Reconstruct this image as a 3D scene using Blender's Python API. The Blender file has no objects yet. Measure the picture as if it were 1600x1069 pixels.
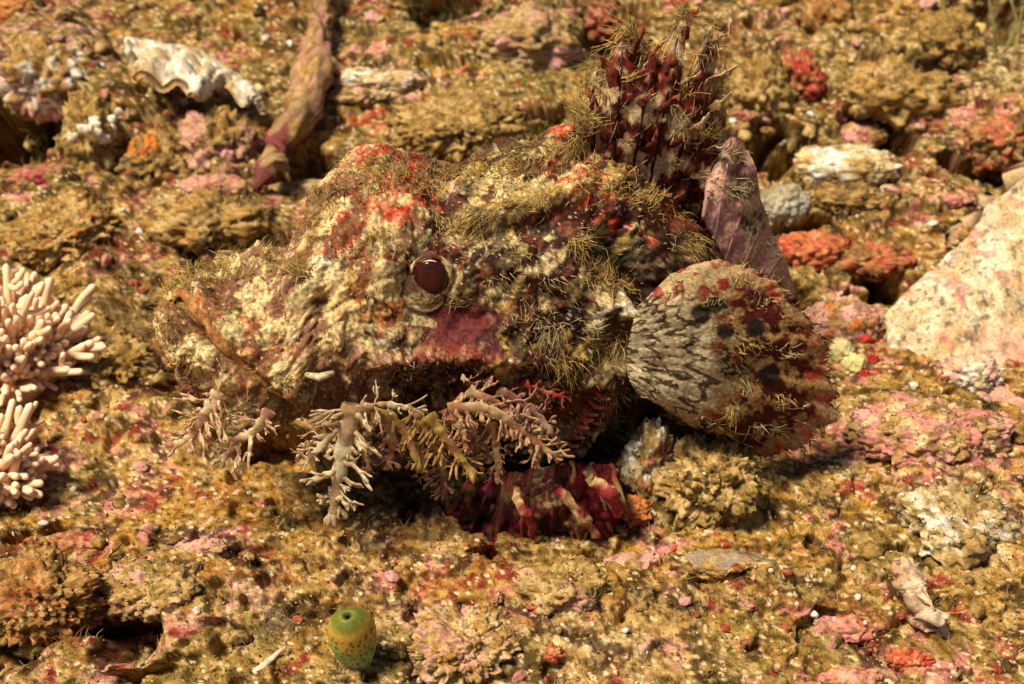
import bpy, bmesh, math, random
import numpy as np
from mathutils import Vector

sc = bpy.context.scene
col = sc.collection
rng = np.random.default_rng(7)
random.seed(7)

# ------------------------------------------------------------------ camera
PITCH = math.radians(30.0); FPX = 2381.0; DIST = 0.50
LOOK = np.array([0.0, 0.0, 0.05])
FWD = np.array([0.0, math.cos(PITCH), -math.sin(PITCH)])
UPV = np.array([0.0, math.sin(PITCH), math.cos(PITCH)])
RGT = np.array([1.0, 0.0, 0.0])
CAM = LOOK - FWD * DIST
cd = bpy.data.cameras.new('camera'); cam = bpy.data.objects.new('camera', cd); col.objects.link(cam)
cam.location = CAM; cam.rotation_euler = (math.pi / 2 - PITCH, 0, 0)
cd.sensor_width = 36; cd.lens = 36 * FPX / 1600; cd.clip_start = 0.01; cd.clip_end = 100
cd.dof.use_dof = True; cd.dof.focus_distance = 0.462; cd.dof.aperture_fstop = 17
sc.camera = cam

# ------------------------------------------------------------------ sky, sun, exposure
SUN_DIR = Vector((-0.38, -0.30, 0.875)).normalized()          # towards the sun
w = bpy.data.worlds.new('World'); sc.world = w; w.use_nodes = True
nt = w.node_tree; bg = nt.nodes['Background']
sky = nt.nodes.new('ShaderNodeTexSky'); sky.sky_type = 'NISHITA'; sky.sun_disc = False
sky.sun_elevation = math.asin(SUN_DIR.z); sky.sun_rotation = math.atan2(SUN_DIR.x, SUN_DIR.y)
nt.links.new(sky.outputs[0], bg.inputs[0]); bg.inputs[1].default_value = 0.05
sd = bpy.data.lights.new('sun', 'SUN'); sd.energy = 5.0; sd.angle = math.radians(14.0); sd.color = (1.0, 0.91, 0.76)
so = bpy.data.objects.new('sun', sd); col.objects.link(so)
so.rotation_euler = SUN_DIR.to_track_quat('Z', 'Y').to_euler(); so.location = (-1, -0.7, 2)
sc.view_settings.view_transform = 'Standard'; sc.view_settings.look = 'None'
sc.view_settings.exposure = 0.55; sc.view_settings.gamma = 1

# ------------------------------------------------------------------ noise (numpy)
def _h(ix, iy, iz, seed):
    n = (ix.astype(np.int64) * 374761393 + iy.astype(np.int64) * 668265263 + iz.astype(np.int64) * 2147483647 + seed * 144665) & 0xffffffff
    n = ((n ^ (n >> 13)) * 1274126177) & 0xffffffff
    n = ((n ^ (n >> 16)) * 2246822519) & 0xffffffff
    return ((n ^ (n >> 15)) & 0xffffff) / float(0xffffff)
def vn2(x, y, seed=0):
    ix = np.floor(x); iy = np.floor(y); fx = x - ix; fy = y - iy; z = np.zeros_like(ix)
    u = fx * fx * fx * (fx * (fx * 6 - 15) + 10); v = fy * fy * fy * (fy * (fy * 6 - 15) + 10)
    a = _h(ix, iy, z, seed); b = _h(ix + 1, iy, z, seed); c = _h(ix, iy + 1, z, seed); d = _h(ix + 1, iy + 1, z, seed)
    return (a + (b - a) * u) * (1 - v) + (c + (d - c) * u) * v
def vn3(p, seed=0):
    i = np.floor(p); f = p - i; f = f * f * f * (f * (f * 6 - 15) + 10)
    r = 0.0
    for dx in (0, 1):
        wx = f[:, 0] if dx else 1 - f[:, 0]
        for dy in (0, 1):
            wy = f[:, 1] if dy else 1 - f[:, 1]
            for dz in (0, 1):
                wz = f[:, 2] if dz else 1 - f[:, 2]
                r = r + wx * wy * wz * _h(i[:, 0] + dx, i[:, 1] + dy, i[:, 2] + dz, seed)
    return r
def fbm2(x, y, octv=4, seed=0, gain=.5):
    s = 0; a = 1; t = 0
    for k in range(octv):
        ca, sa = math.cos(k * 1.1 + .4), math.sin(k * 1.1 + .4)
        s = s + a * vn2((x * ca - y * sa) * 2.03 ** k, (x * sa + y * ca) * 2.03 ** k, seed + k * 17); t += a; a *= gain
    return s / t
def fbm3(p, octv=4, seed=0, gain=.5):
    s = 0; a = 1; t = 0
    for k in range(octv):
        s = s + a * vn3(p * 2.03 ** k + 3.7 * k, seed + k * 17); t += a; a *= gain
    return s / t
def wor2(x, y, seed=0):
    ix = np.floor(x); iy = np.floor(y); f1 = np.full_like(x, 9.); idv = np.zeros_like(x)
    for dx in (-1, 0, 1):
        for dy in (-1, 0, 1):
            cx = ix + dx; cy = iy + dy; z = np.zeros_like(cx)
            d = (cx + _h(cx, cy, z, seed) - x) ** 2 + (cy + _h(cx, cy, z + 1, seed) - y) ** 2
            m = d < f1; f1 = np.where(m, d, f1); idv = np.where(m, _h(cx, cy, z + 2, seed), idv)
    return np.sqrt(f1), idv
def wor3(p, seed=0):
    i = np.floor(p); f1 = np.full(len(p), 9.)
    for dx in (-1, 0, 1):
        for dy in (-1, 0, 1):
            for dz in (-1, 0, 1):
                c = i + np.array([dx, dy, dz])
                d = (c[:, 0] + _h(c[:, 0], c[:, 1], c[:, 2], seed) - p[:, 0]) ** 2 + (c[:, 1] + _h(c[:, 0], c[:, 1], c[:, 2], seed + 1) - p[:, 1]) ** 2 + (c[:, 2] + _h(c[:, 0], c[:, 1], c[:, 2], seed + 2) - p[:, 2]) ** 2
                f1 = np.minimum(f1, d)
    return np.sqrt(f1)
def sstep(a, b, x):
    t = np.clip((x - a) / (b - a), 0, 1); return t * t * (3 - 2 * t)
def mix(a, b, t):
    a = np.asarray(a, float); b = np.asarray(b, float); t = np.asarray(t)[..., None]
    return a * (1 - t) + b * t

# ------------------------------------------------------------------ pixel <-> world (photo pixels give directions only)
def ray(px, py):
    px = np.atleast_1d(np.asarray(px, float)); py = np.atleast_1d(np.asarray(py, float))
    return FWD + RGT * ((px - 800) / FPX)[:, None] + UPV * ((534.5 - py) / FPX)[:, None]
def at_y(px, py, Y):                       # point of the ray in the upright plane y = Y
    r = ray(px, py); t = (np.asarray(Y) - CAM[1]) / r[:, 1]; return CAM + r * t[:, None]
def at1(px, py, Y): return at_y([px], [py], np.array([Y]))[0]
def proj(P):
    d = P - CAM; z = d @ FWD
    return 800 + FPX * (d @ RGT) / z, 534.5 - FPX * (d @ UPV) / z
PX = 0.00021                               # metres per photo pixel at the fish

def base_h(x, y):
    s = 0.03
    back = 0.40 * s * np.log1p(np.exp(np.clip((y - 0.07) / s, -40, 30)))
    far = -0.38 * 0.08 * np.log1p(np.exp(np.clip((y - 0.55) / 0.08, -40, 60)))
    return back + far + 0.02 * x * 0
def hit(px, py, hf):
    r = ray(px, py); n = len(r); hi = np.full(n, 1.3); found = np.zeros(n, bool); st = 1.0 / 120
    for a in np.arange(.3, 1.3, st):
        p = CAM + r * a; b = (p[:, 2] < hf(p[:, 0], p[:, 1])) & ~found
        hi[b] = a; found |= b
        if found.all(): break
    lo = hi - st
    for k in range(14):
        m = .5 * (lo + hi); p = CAM + r * m[:, None]; u = p[:, 2] < hf(p[:, 0], p[:, 1])
        hi = np.where(u, m, hi); lo = np.where(u, lo, m)
    return CAM + r * hi[:, None]
BUMPS = []                                 # (x, y, rx, ry, height, power)
def add_bumps(lst):
    for (px, py, rx, ry, h) in lst:
        p = hit([px], [py], base_h)[0]; d = np.linalg.norm(p - CAM); m = d / FPX
        BUMPS.append((p[0], p[1], rx * m, ry * m * 1.5, h))
add_bumps([
    (60, 110, 110, 60, .020), (150, 190, 110, 50, .012), (22, 205, 60, 46, -.055), (245, 275, 50, 28, -.030), (330, 300, 60, 30, .006),
    (120, 330, 170, 50, .010), (465, 258, 60, 26, -.022), (300, 395, 34, 24, -.016), (360, 370, 70, 30, .008), (160, 480, 120, 60, .012),
    (620, 130, 120, 40, .012), (800, 60, 150, 60, .008), (760, 170, 200, 60, .006), (880, 215, 60, 25, -.008), (960, 60, 50, 50, -.012), (690, 15, 70, 20, -.018),
    (1190, 232, 55, 30, -.035), (1370, 185, 50, 35, -.035), (1455, 130, 40, 18, -.012), (1540, 262, 55, 16, -.025), (1290, 20, 60, 30, -.012),
    (1400, 90, 110, 40, .008), (1270, 345, 55, 14, -.014), (1450, 330, 90, 40, .006), (1235, 475, 36, 26, -.028), (1370, 445, 30, 26, -.024), (1560, 30, 60, 40, -.018),
    (1515, 615, 36, 20, -.022), (1450, 660, 140, 60, .012), (1580, 640, 36, 30, -.014), (1120, 780, 110, 50, .013), (1000, 780, 60, 50, .012), (1480, 780, 130, 60, .008),
    (60, 985, 110, 40, -.026), (190, 985, 60, 25, -.018), (120, 850, 70, 26, -.006), (30, 930, 90, 24, .006), (300, 900, 120, 50, .006), (220, 660, 130, 60, .012),
    (560, 850, 150, 50, .005), (760, 884, 36, 12, -.012), (620, 800, 90, 50, -.008), (850, 930, 160, 50, .010), (430, 705, 66, 30, -.022), (295, 640, 60, 22, -.016), (640, 760, 70, 34, -.012), (870, 1010, 150, 50, .006),  # includes pits added below the chin for dark shade behind the tentacles
    (1050, 945, 160, 60, .006), (1290, 900, 120, 40, .004), (1150, 905, 60, 10, -.006), (1420, 985, 80, 26, -.006), (1300, 985, 40, 18, -.007), (240, 1040, 60, 20, -.008), (370, 1000, 60, 20, -.006),
])
def _warp(x, y):
    return x + .012 * (fbm2(x * 60, y * 60, 3, 91) - .5) * 2, y + .012 * (fbm2(x * 60, y * 60, 3, 92) - .5) * 2
def pit(x, y):
    wx, wy = _warp(x, y); z = 0 * x
    for (bx, by, rx, ry, h) in BUMPS:
        if h < 0:
            d = ((wx - bx) / rx) ** 2 + ((wy - by) / ry) ** 2; z = z - h * np.exp(-np.minimum(d * d, 30.))
    return z
def mid_h(x, y):
    z = base_h(x, y); wx, wy = _warp(x, y)
    for (bx, by, rx, ry, h) in BUMPS:
        if h > 0:
            d = ((wx - bx) / rx) ** 2 + ((wy - by) / ry) ** 2; z = z + h * np.exp(-np.minimum(d, 30.))
    return z - pit(x, y)
_gx = np.linspace(-.36, .36, 480); _gy = np.linspace(-.2, .52, 480); _XX, _YY = np.meshgrid(_gx, _gy)
_GZ = mid_h(_XX.ravel(), _YY.ravel()).reshape(480, 480)
def mid_f(x, y):                             # the same surface, looked up from a grid
    a = np.clip((x + .36) / .72 * 479, 0, 478.999); b = np.clip((y + .2) / .72 * 479, 0, 478.999); i = a.astype(int); j = b.astype(int); a = a - i; b = b - j
    return (_GZ[j, i] * (1 - a) + _GZ[j, i + 1] * a) * (1 - b) + (_GZ[j + 1, i] * (1 - a) + _GZ[j + 1, i + 1] * a) * b
def ground_d(x, y, z0):
    """fine relief (clods, pits, grit) laid over the middle relief z0; sampled along the slope so that steep faces are not streaked"""
    y = y + 1.1 * z0
    z = .009 * (fbm2(x * 26, y * 26, 3, 11) - .5)
    r = 1 - np.abs(2 * fbm2(x * 60, y * 60, 3, 23) - 1)
    z = z - .0035 * sstep(.84, 1.0, r) * sstep(.45, .6, vn2(x * 33, y * 33, 5))
    f1, idv = wor2(x * 62 + .9 * vn2(x * 120, y * 120, 13), y * 62 + .9 * vn2(x * 120, y * 120, 14), 33)
    z = z + .0024 * np.sqrt(np.clip(1 - f1 * f1 * 1.1, 0, 1)) * np.clip(idv - .25, 0, 1)
    f1, idv = wor2(x * 150 + .9 * vn2(x * 260, y * 260, 3), y * 150 + .9 * vn2(x * 260, y * 260, 4), 31)
    z = z + .0013 * np.sqrt(np.clip(1 - f1 * f1 * 1.2, 0, 1)) * (.2 + idv)
    f1, idv = wor2(x * 430, y * 430, 37)
    z = z + .0006 * np.sqrt(np.clip(1 - f1 * f1 * 1.3, 0, 1)) * (.1 + idv)
    z = z + .0009 * (np.abs(2 * fbm2(x * 330, y * 330, 3, 41) - 1) - .3)
    f1, idv = wor2(x * 75 + .5 * vn2(x * 200, y * 200, 6), y * 75 + .5 * vn2(x * 200, y * 200, 7), 59)
    z = z - .0055 * (idv > .68) * sstep(.30, .10, f1 - .12 * (idv - .6))                      # small dark holes
    return z - .0045 * sstep(.70, .86, vn2(x * 80, y * 80, 57))
def ground_h(x, y):
    z = mid_h(x, y); return z + ground_d(x, y, z)
def G(px, py):
    p = hit([px], [py], mid_f)[0]; p[2] = ground_h(p[:1], p[1:2])[0]; return p

# ------------------------------------------------------------------ materials
def painted(name, rough=.75, spec=.25, fine=900., bump=.35, var=.45, sss=0., trans=0.):
    m = bpy.data.materials.new(name); m.use_nodes = True; n = m.node_tree; L = n.links
    b = n.nodes['Principled BSDF']; a = n.nodes.new('ShaderNodeAttribute'); a.attribute_name = 'Col'
    tc = n.nodes.new('ShaderNodeTexCoord'); no = n.nodes.new('ShaderNodeTexNoise')
    no.inputs['Scale'].default_value = fine; no.inputs['Detail'].default_value = 5; no.inputs['Roughness'].default_value = .7
    L.new(tc.outputs['Object'], no.inputs['Vector'])
    mr = n.nodes.new('ShaderNodeMapRange'); mr.inputs[1].default_value = .3; mr.inputs[2].default_value = .7
    mr.inputs[3].default_value = 1 - var; mr.inputs[4].default_value = 1 + var
    L.new(no.outputs[0], mr.inputs[0])
    mx = n.nodes.new('ShaderNodeVectorMath'); mx.operation = 'MULTIPLY'
    L.new(a.outputs['Color'], mx.inputs[0]); L.new(mr.outputs[0], mx.inputs[1]); L.new(mx.outputs[0], b.inputs['Base Color'])
    bp = n.nodes.new('ShaderNodeBump'); bp.inputs['Strength'].default_value = bump; bp.inputs['Distance'].default_value = .0006
    L.new(no.outputs[0], bp.inputs['Height']); L.new(bp.outputs[0], b.inputs['Normal'])
    b.inputs['Roughness'].default_value = rough; b.inputs['Specular IOR Level'].default_value = spec
    if sss:
        b.inputs['Subsurface Weight'].default_value = sss; b.inputs['Subsurface Radius'].default_value = (1, .55, .3); b.inputs['Subsurface Scale'].default_value = .003
    if trans:
        t = n.nodes.new('ShaderNodeBsdfTranslucent'); L.new(mx.outputs[0], t.inputs['Color'])
        ms = n.nodes.new('ShaderNodeMixShader'); ms.inputs[0].default_value = trans
        L.new(b.outputs[0], ms.inputs[1]); L.new(t.outputs[0], ms.inputs[2]); L.new(ms.outputs[0], n.nodes['Material Output'].inputs[0])
    return m
M_GROUND = painted('reef_sediment', .9, .05, 1300, .5, .55)
M_GRAIN = painted('grit', .6, .15, 1500, .2, .25)
M_ALGA = painted('turf_filament', .8, .06, 700, .1, .3, trans=.3)
M_ROCK = painted('encrusted_rock', .9, .05, 1100, .5, .5)
M_SPONGE = painted('sponge_tissue', .7, .08, 1400, .5, .4, sss=.1)
M_SKIN = painted('mottled_skin', .6, .09, 760, .6, .75)
M_FIN = painted('fin_membrane', .65, .1, 800, .5, .65, trans=.15)
M_FLAP = painted('skin_flap', .7, .08, 900, .15, .3, trans=.4)
M_CORAL = painted('soft_coral_tissue', .7, .1, 2200, .25, .12, sss=.35)
M_SHELL = painted('chalky_shell', .7, .15, 700, .5, .3)
M_EYE = painted('eye_surface', .14, .3, 900, .05, .3)
M_SQUIRT = painted('tunic', .45, .25, 900, .3, .3, sss=.7)

# ------------------------------------------------------------------ mesh helpers
def tag(o, label, cat, group=None, kind=None):
    o['label'] = label; o['category'] = cat
    if group: o['group'] = group
    if kind: o['kind'] = kind
    return o
def mk(name, V, F, C, mat, parent=None, smooth=True, loc=None):
    """V (n,3) world; F = (m,3|4) array or list of such; C (n,3) colours; vertices are stored about their own base point"""
    V = np.asarray(V, float); Fs = F if isinstance(F, list) else [F]
    if loc is None:
        loc = np.array([V[:, 0].mean(), V[:, 1].mean(), V[:, 2].min()])
    par_loc = np.zeros(3)
    if parent is not None:
        q = parent
        while q is not None: par_loc = par_loc + np.array(q.location); q = q.parent
    me = bpy.data.meshes.new(name)
    me.vertices.add(len(V)); me.vertices.foreach_set('co', (V - loc).astype(np.float32).ravel())
    idx = np.concatenate([f.ravel() for f in Fs]).astype(np.int32)
    cnt = np.concatenate([np.full(len(f), f.shape[1], np.int32) for f in Fs])
    me.loops.add(len(idx)); me.loops.foreach_set('vertex_index', idx)
    me.polygons.add(len(cnt)); st = np.concatenate([[0], np.cumsum(cnt)[:-1]]).astype(np.int32)
    me.polygons.foreach_set('loop_start', st); me.polygons.foreach_set('loop_total', cnt)
    me.polygons.foreach_set('use_smooth', np.full(len(cnt), smooth))
    me.update(calc_edges=True); me.validate()
    C = np.broadcast_to(np.asarray(C, float), (len(V), 3))
    at = me.attributes.new('Col', 'FLOAT_COLOR', 'POINT')
    at.data.foreach_set('color', np.concatenate([np.clip(C, 0, 1), np.ones((len(V), 1))], 1).astype(np.float32).ravel())
    me.materials.append(mat)
    o = bpy.data.objects.new(name, me); col.objects.link(o)
    o.location = loc - par_loc
    if parent is not None: o.parent = parent
    return o
def empty(name, loc):
    o = bpy.data.objects.new(name, None); col.objects.link(o); o.location = loc; o.empty_display_size = .01; return o
def gridF(nu, nv, wrapv=False):
    i = np.arange(nu - 1)[:, None]; j = np.arange(nv if wrapv else nv - 1)[None, :]; j2 = (j + 1) % nv
    a = i * nv + j; b = i * nv + j2; c = (i + 1) * nv + j2; d = (i + 1) * nv + j
    return np.stack([a + 0 * j, b + 0 * i, c, d], -1).reshape(-1, 4)
_ico = {}
def ico(sub):
    if sub not in _ico:
        bm = bmesh.new(); bmesh.ops.create_icosphere(bm, subdivisions=sub, radius=1)
        V = np.array([v.co[:] for v in bm.verts]); F = np.array([[v.index for v in f.verts] for f in bm.faces]); bm.free(); _ico[sub] = (V, F)
    return _ico[sub]
class MB:                                   # collects pieces of ONE mesh
    def __init__(s): s.V = []; s.F4 = []; s.F3 = []; s.C = []; s.n = 0
    def add(s, V, F, C):
        s.V.append(V); (s.F4 if F.shape[1] == 4 else s.F3).append(F + s.n); s.C.append(np.broadcast_to(np.asarray(C, float), (len(V), 3))); s.n += len(V)
    def build(s, name, mat, parent=None, loc=None, smooth=True):
        F = []
        if s.F4: F.append(np.concatenate(s.F4))
        if s.F3: F.append(np.concatenate(s.F3))
        return mk(name, np.concatenate(s.V), F, np.concatenate(s.C), mat, parent, smooth, loc)
def tube(P, R, ns=6, flat=1.0, seedv=None, cap=True):
    """tapered tube along P (k,3) with radii R; returns V, F(quads), ring index t per vertex"""
    P = np.asarray(P, float); k = len(P); R = np.broadcast_to(np.asarray(R, float), (k,))
    if cap:
        P = np.concatenate([P, P[-1:] + (P[-1:] - P[-2:-1]) / max(np.linalg.norm(P[-1] - P[-2]), 1e-9) * R[-1] * .55]); R = np.concatenate([R, [R[-1] * .45]]); k += 1
        P = np.concatenate([P, P[-1:] + (P[-1:] - P[-2:-1]) / max(np.linalg.norm(P[-1] - P[-2]), 1e-9) * R[-1] * .5]); R = np.concatenate([R, [R[-1] * .05]]); k += 1
    T = np.gradient(P, axis=0); T /= np.linalg.norm(T, axis=1)[:, None] + 1e-12
    ref = np.array([0.0, 1.0, 0.15]) if seedv is None else np.asarray(seedv, float)
    A = np.cross(T, ref); ln = np.linalg.norm(A, axis=1)[:, None]; A = np.where(ln < 1e-3, np.array([[1., 0, 0]]), A / (ln + 1e-12)); B = np.cross(T, A)
    ph = np.arange(ns) / ns * 2 * math.pi
    V = P[:, None, :] + R[:, None, None] * (np.cos(ph)[None, :, None] * A[:, None, :] + flat * np.sin(ph)[None, :, None] * B[:, None, :])
    t = np.repeat(np.linspace(0, 1, k), ns)
    return V.reshape(-1, 3), gridF(k, ns, True), t
def spline(pts, n):
    pts = np.asarray(pts, float); d = np.concatenate([[0], np.cumsum(np.linalg.norm(np.diff(pts, axis=0), axis=1))]); d /= d[-1]
    t = np.linspace(0, 1, n); m = np.gradient(pts, d, axis=0) if len(pts) > 2 else np.repeat((pts[1:] - pts[:1]), 2, 0)
    i = np.clip(np.searchsorted(d, t, 'right') - 1, 0, len(d) - 2); h = (d[i + 1] - d[i])[:, None]; s = ((t - d[i]) / (d[i + 1] - d[i]))[:, None]
    return (2 * s ** 3 - 3 * s ** 2 + 1) * pts[i] + (s ** 3 - 2 * s ** 2 + s) * h * m[i] + (-2 * s ** 3 + 3 * s ** 2) * pts[i + 1] + (s ** 3 - s ** 2) * h * m[i + 1]

# colours (linear albedo)
TAN = (.29, .163, .043); PALE = (.49, .325, .125); OCHRE = (.33, .160, .025); BROWN = (.034, .017, .006); OLIVE = (.175, .118, .026); CREAM = (.62, .46, .23)
PINK = (.52, .17, .15); ROSE = (.60, .28, .25); RED = (.42, .025, .02); CRIMSON = (.13, .007, .011); ORANGE = (.52, .13, .025); WHITE = (.78, .72, .58); MAROON = (.05, .009, .007); RUST = (.24, .066, .016)

# ================================================================== THE GROUND
PATCH = []
def patches(lst):
    for (px, py, rx, ry, c, s) in lst:
        p = hit([px], [py], mid_f)[0]; m = np.linalg.norm(p - CAM) / FPX
        PATCH.append((p[0], p[1] + 1.1 * p[2], rx * m * 1.2, ry * m * 1.8, c, s))
patches([
    (300, 60, 260, 60, OLIVE, .7), (760, 150, 260, 90, OLIVE, .75), (680, 30, 200, 40, (.11, .085, .025), .8), (1400, 80, 240, 70, (.19, .125, .03), .7), (1380, 330, 160, 60, OLIVE, .7), (1180, 60, 90, 60, (.10, .05, .018), .6), (450, 60, 60, 90, (.15, .10, .025), .7), (1560, 40, 80, 50, (.09, .075, .02), .8),  # olive silt on the back slope, kept dark to paint in the light falloff
    (60, 900, 110, 40, RUST, .85), (60, 980, 120, 60, RUST, .7), (120, 850, 50, 26, CRIMSON, .8), (210, 1000, 60, 40, RUST, .6), (340, 850, 60, 18, ROSE, .9), (250, 930, 40, 16, ROSE, .6),
    (400, 930, 50, 20, ROSE, .5), (480, 890, 60, 14, RUST, .5), (150, 1050, 80, 16, PINK, .7), (130, 770, 40, 20, PINK, .5), (190, 750, 26, 14, PINK, .6), (420, 890, 70, 16, RUST, .4),
    (650, 940, 60, 16, ROSE, .5), (720, 1000, 70, 30, CREAM, .6), (850, 950, 60, 24, PINK, .7), (950, 1000, 80, 30, CREAM, .5), (1010, 860, 70, 16, PINK, .9), (1060, 1010, 60, 30, ROSE, .4),
    (1330, 975, 50, 20, PINK, .9), (1430, 1050, 60, 16, PINK, .8), (1320, 1050, 60, 14, PINK, .8), (1490, 800, 90, 50, CREAM, .8), (1540, 760, 60, 60, CREAM, .5), (1420, 690, 140, 50, PINK, .75), (1350, 740, 60, 20, CREAM, .6),
    (1560, 660, 40, 40, OLIVE, .7), (1250, 770, 70, 30, OLIVE, .5), (1300, 850, 160, 50, OLIVE, .45), (1500, 900, 100, 60, OLIVE, .35), (640, 840, 60, 20, RUST, .4), (590, 780, 50, 30, OLIVE, .5),
    (600, 125, 90, 24, ROSE, .6), (560, 150, 40, 10, CREAM, .7), (850, 150, 60, 30, OLIVE, .7), (830, 60, 90, 30, TAN, .4), (690, 20, 90, 24, OLIVE, .8), (960, 40, 40, 40, RUST, .6), (940, 20, 40, 26, CRIMSON, .6),
    (1160, 60, 50, 40, RUST, .5), (1280, 20, 50, 30, BROWN, .6), (1480, 120, 50, 20, PINK, .5), (1560, 200, 60, 60, PINK, .7), (1590, 100, 60, 30, CREAM, .4), (1500, 310, 30, 14, PINK, .9), (1360, 60, 120, 40, TAN, .4),
    (70, 60, 80, 40, ROSE, .45), (20, 20, 40, 24, ORANGE, .8), (140, 20, 60, 16, PINK, .4), (230, 20, 80, 20, RUST, .4), (300, 30, 90, 30, OLIVE, .8), (400, 60, 60, 40, OLIVE, .6), (120, 400, 100, 26, RUST, .35), (150, 560, 60, 50, PALE, .4),
    (170, 330, 150, 30, PALE, .4), (200, 380, 60, 16, CRIMSON, .5), (260, 610, 60, 20, PALE, .5), (580, 190, 18, 12, RED, .8), (1420, 180, 40, 20, OLIVE, .6), (1300, 300, 60, 24, BROWN, .5),
])
def ground_col(x, y):
    n1 = fbm2(x * 40, y * 40, 4, 61); n2 = fbm2(x * 150, y * 150, 3, 71); n3 = fbm2(x * 420, y * 420, 3, 81); n4 = fbm2(x * 900, y * 900, 2, 87)
    c = mix(TAN, OCHRE, sstep(.4, .6, n1))
    c = mix(c, np.broadcast_to(OLIVE, c.shape), .6 * sstep(.5, .64, fbm2(x * 30, y * 30, 3, 99)))
    c = mix(c, np.broadcast_to((.14, .092, .022), c.shape), .75 * sstep(.10, .24, y) * sstep(.34, .5, fbm2(x * 22, y * 22, 3, 98)))      # olive silt on the slope, darker towards the back as painted light falloff
    wx = x + .010 * (fbm2(x * 90, y * 90, 3, 101) - .5) * 2; wy = y + .014 * (fbm2(x * 90, y * 90, 3, 103) - .5) * 2
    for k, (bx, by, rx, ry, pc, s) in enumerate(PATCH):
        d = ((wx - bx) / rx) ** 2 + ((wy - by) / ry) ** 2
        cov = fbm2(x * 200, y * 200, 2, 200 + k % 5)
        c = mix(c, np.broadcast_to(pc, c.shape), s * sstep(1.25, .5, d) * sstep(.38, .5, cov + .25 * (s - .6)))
    pk = fbm2(x * 55, y * 55, 3, 131) * .6 + fbm2(x * 190, y * 190, 2, 133) * .4
    c = mix(c, np.broadcast_to(PINK, c.shape), .7 * sstep(.64, .68, pk))
    rd = fbm2(x * 85 + 4, y * 85, 3, 141)
    c = mix(c, np.broadcast_to((.22, .02, .018), c.shape), .85 * sstep(.71, .74, rd))
    c = mix(c, np.broadcast_to(RUST, c.shape), .5 * sstep(.63, .69, fbm2(x * 48 + 9, y * 48, 4, 137)))
    c = mix(c, np.broadcast_to(BROWN, c.shape), .8 * sstep(.55, .66, n2))
    c = mix(c, np.broadcast_to(PALE, c.shape), .5 * sstep(.55, .68, n3))
    c = mix(c, np.broadcast_to(BROWN, c.shape), .65 * sstep(.40, .28, n3))
    f1, idv = wor2(x * 520, y * 520, 151)
    c = mix(c, np.broadcast_to(CREAM, c.shape), .8 * ((idv > .86) & (f1 < .42)))
    c = mix(c, np.broadcast_to((.05, .02, .01), c.shape), .8 * ((idv < .10) & (f1 < .45)))
    return c * (.75 + .5 * n4)[:, None]
def build_ground():
    global GV, GN
    rows = np.linspace(1130, -50, 520)
    ys = hit(np.full(520, 800.), rows, base_h)[:, 1]
    ys = np.maximum.accumulate(ys)
    g = np.cumsum(np.concatenate([.0010 * 1.14 ** np.arange(26), .04 * 1.9 ** np.arange(6)])); ys = np.concatenate([ys[0] - g[::-1], ys, ys[-1] + g])
    s = np.linspace(-1, 1, 680); ge = np.cumsum(np.concatenate([.0045 * 1.14 ** np.arange(26), .2 * 1.9 ** np.arange(6)])); s = np.concatenate([-1 - ge[::-1], s, 1 + ge])
    hw = .168 + .62 * np.clip((ys + .13), 0, .46) * .62
    X = s[None, :] * hw[:, None]; Y = np.repeat(ys[:, None], len(s), 1)
    x = X.ravel(); y = Y.ravel()
    z0 = mid_h(x, y); d = ground_d(x, y, z0)
    V = np.stack([x, y - .5 * d + 1.0 * pit(x, y), z0 + .9 * d], 1)
    F = gridF(len(ys), len(s))[:, ::-1]
    GV = V.reshape(len(ys), len(s), 3)[32:-32, 32:-32]
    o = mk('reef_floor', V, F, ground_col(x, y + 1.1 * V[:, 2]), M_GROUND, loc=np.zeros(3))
    o['kind'] = 'structure'
build_ground()

ROCKTOPS = []
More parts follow.
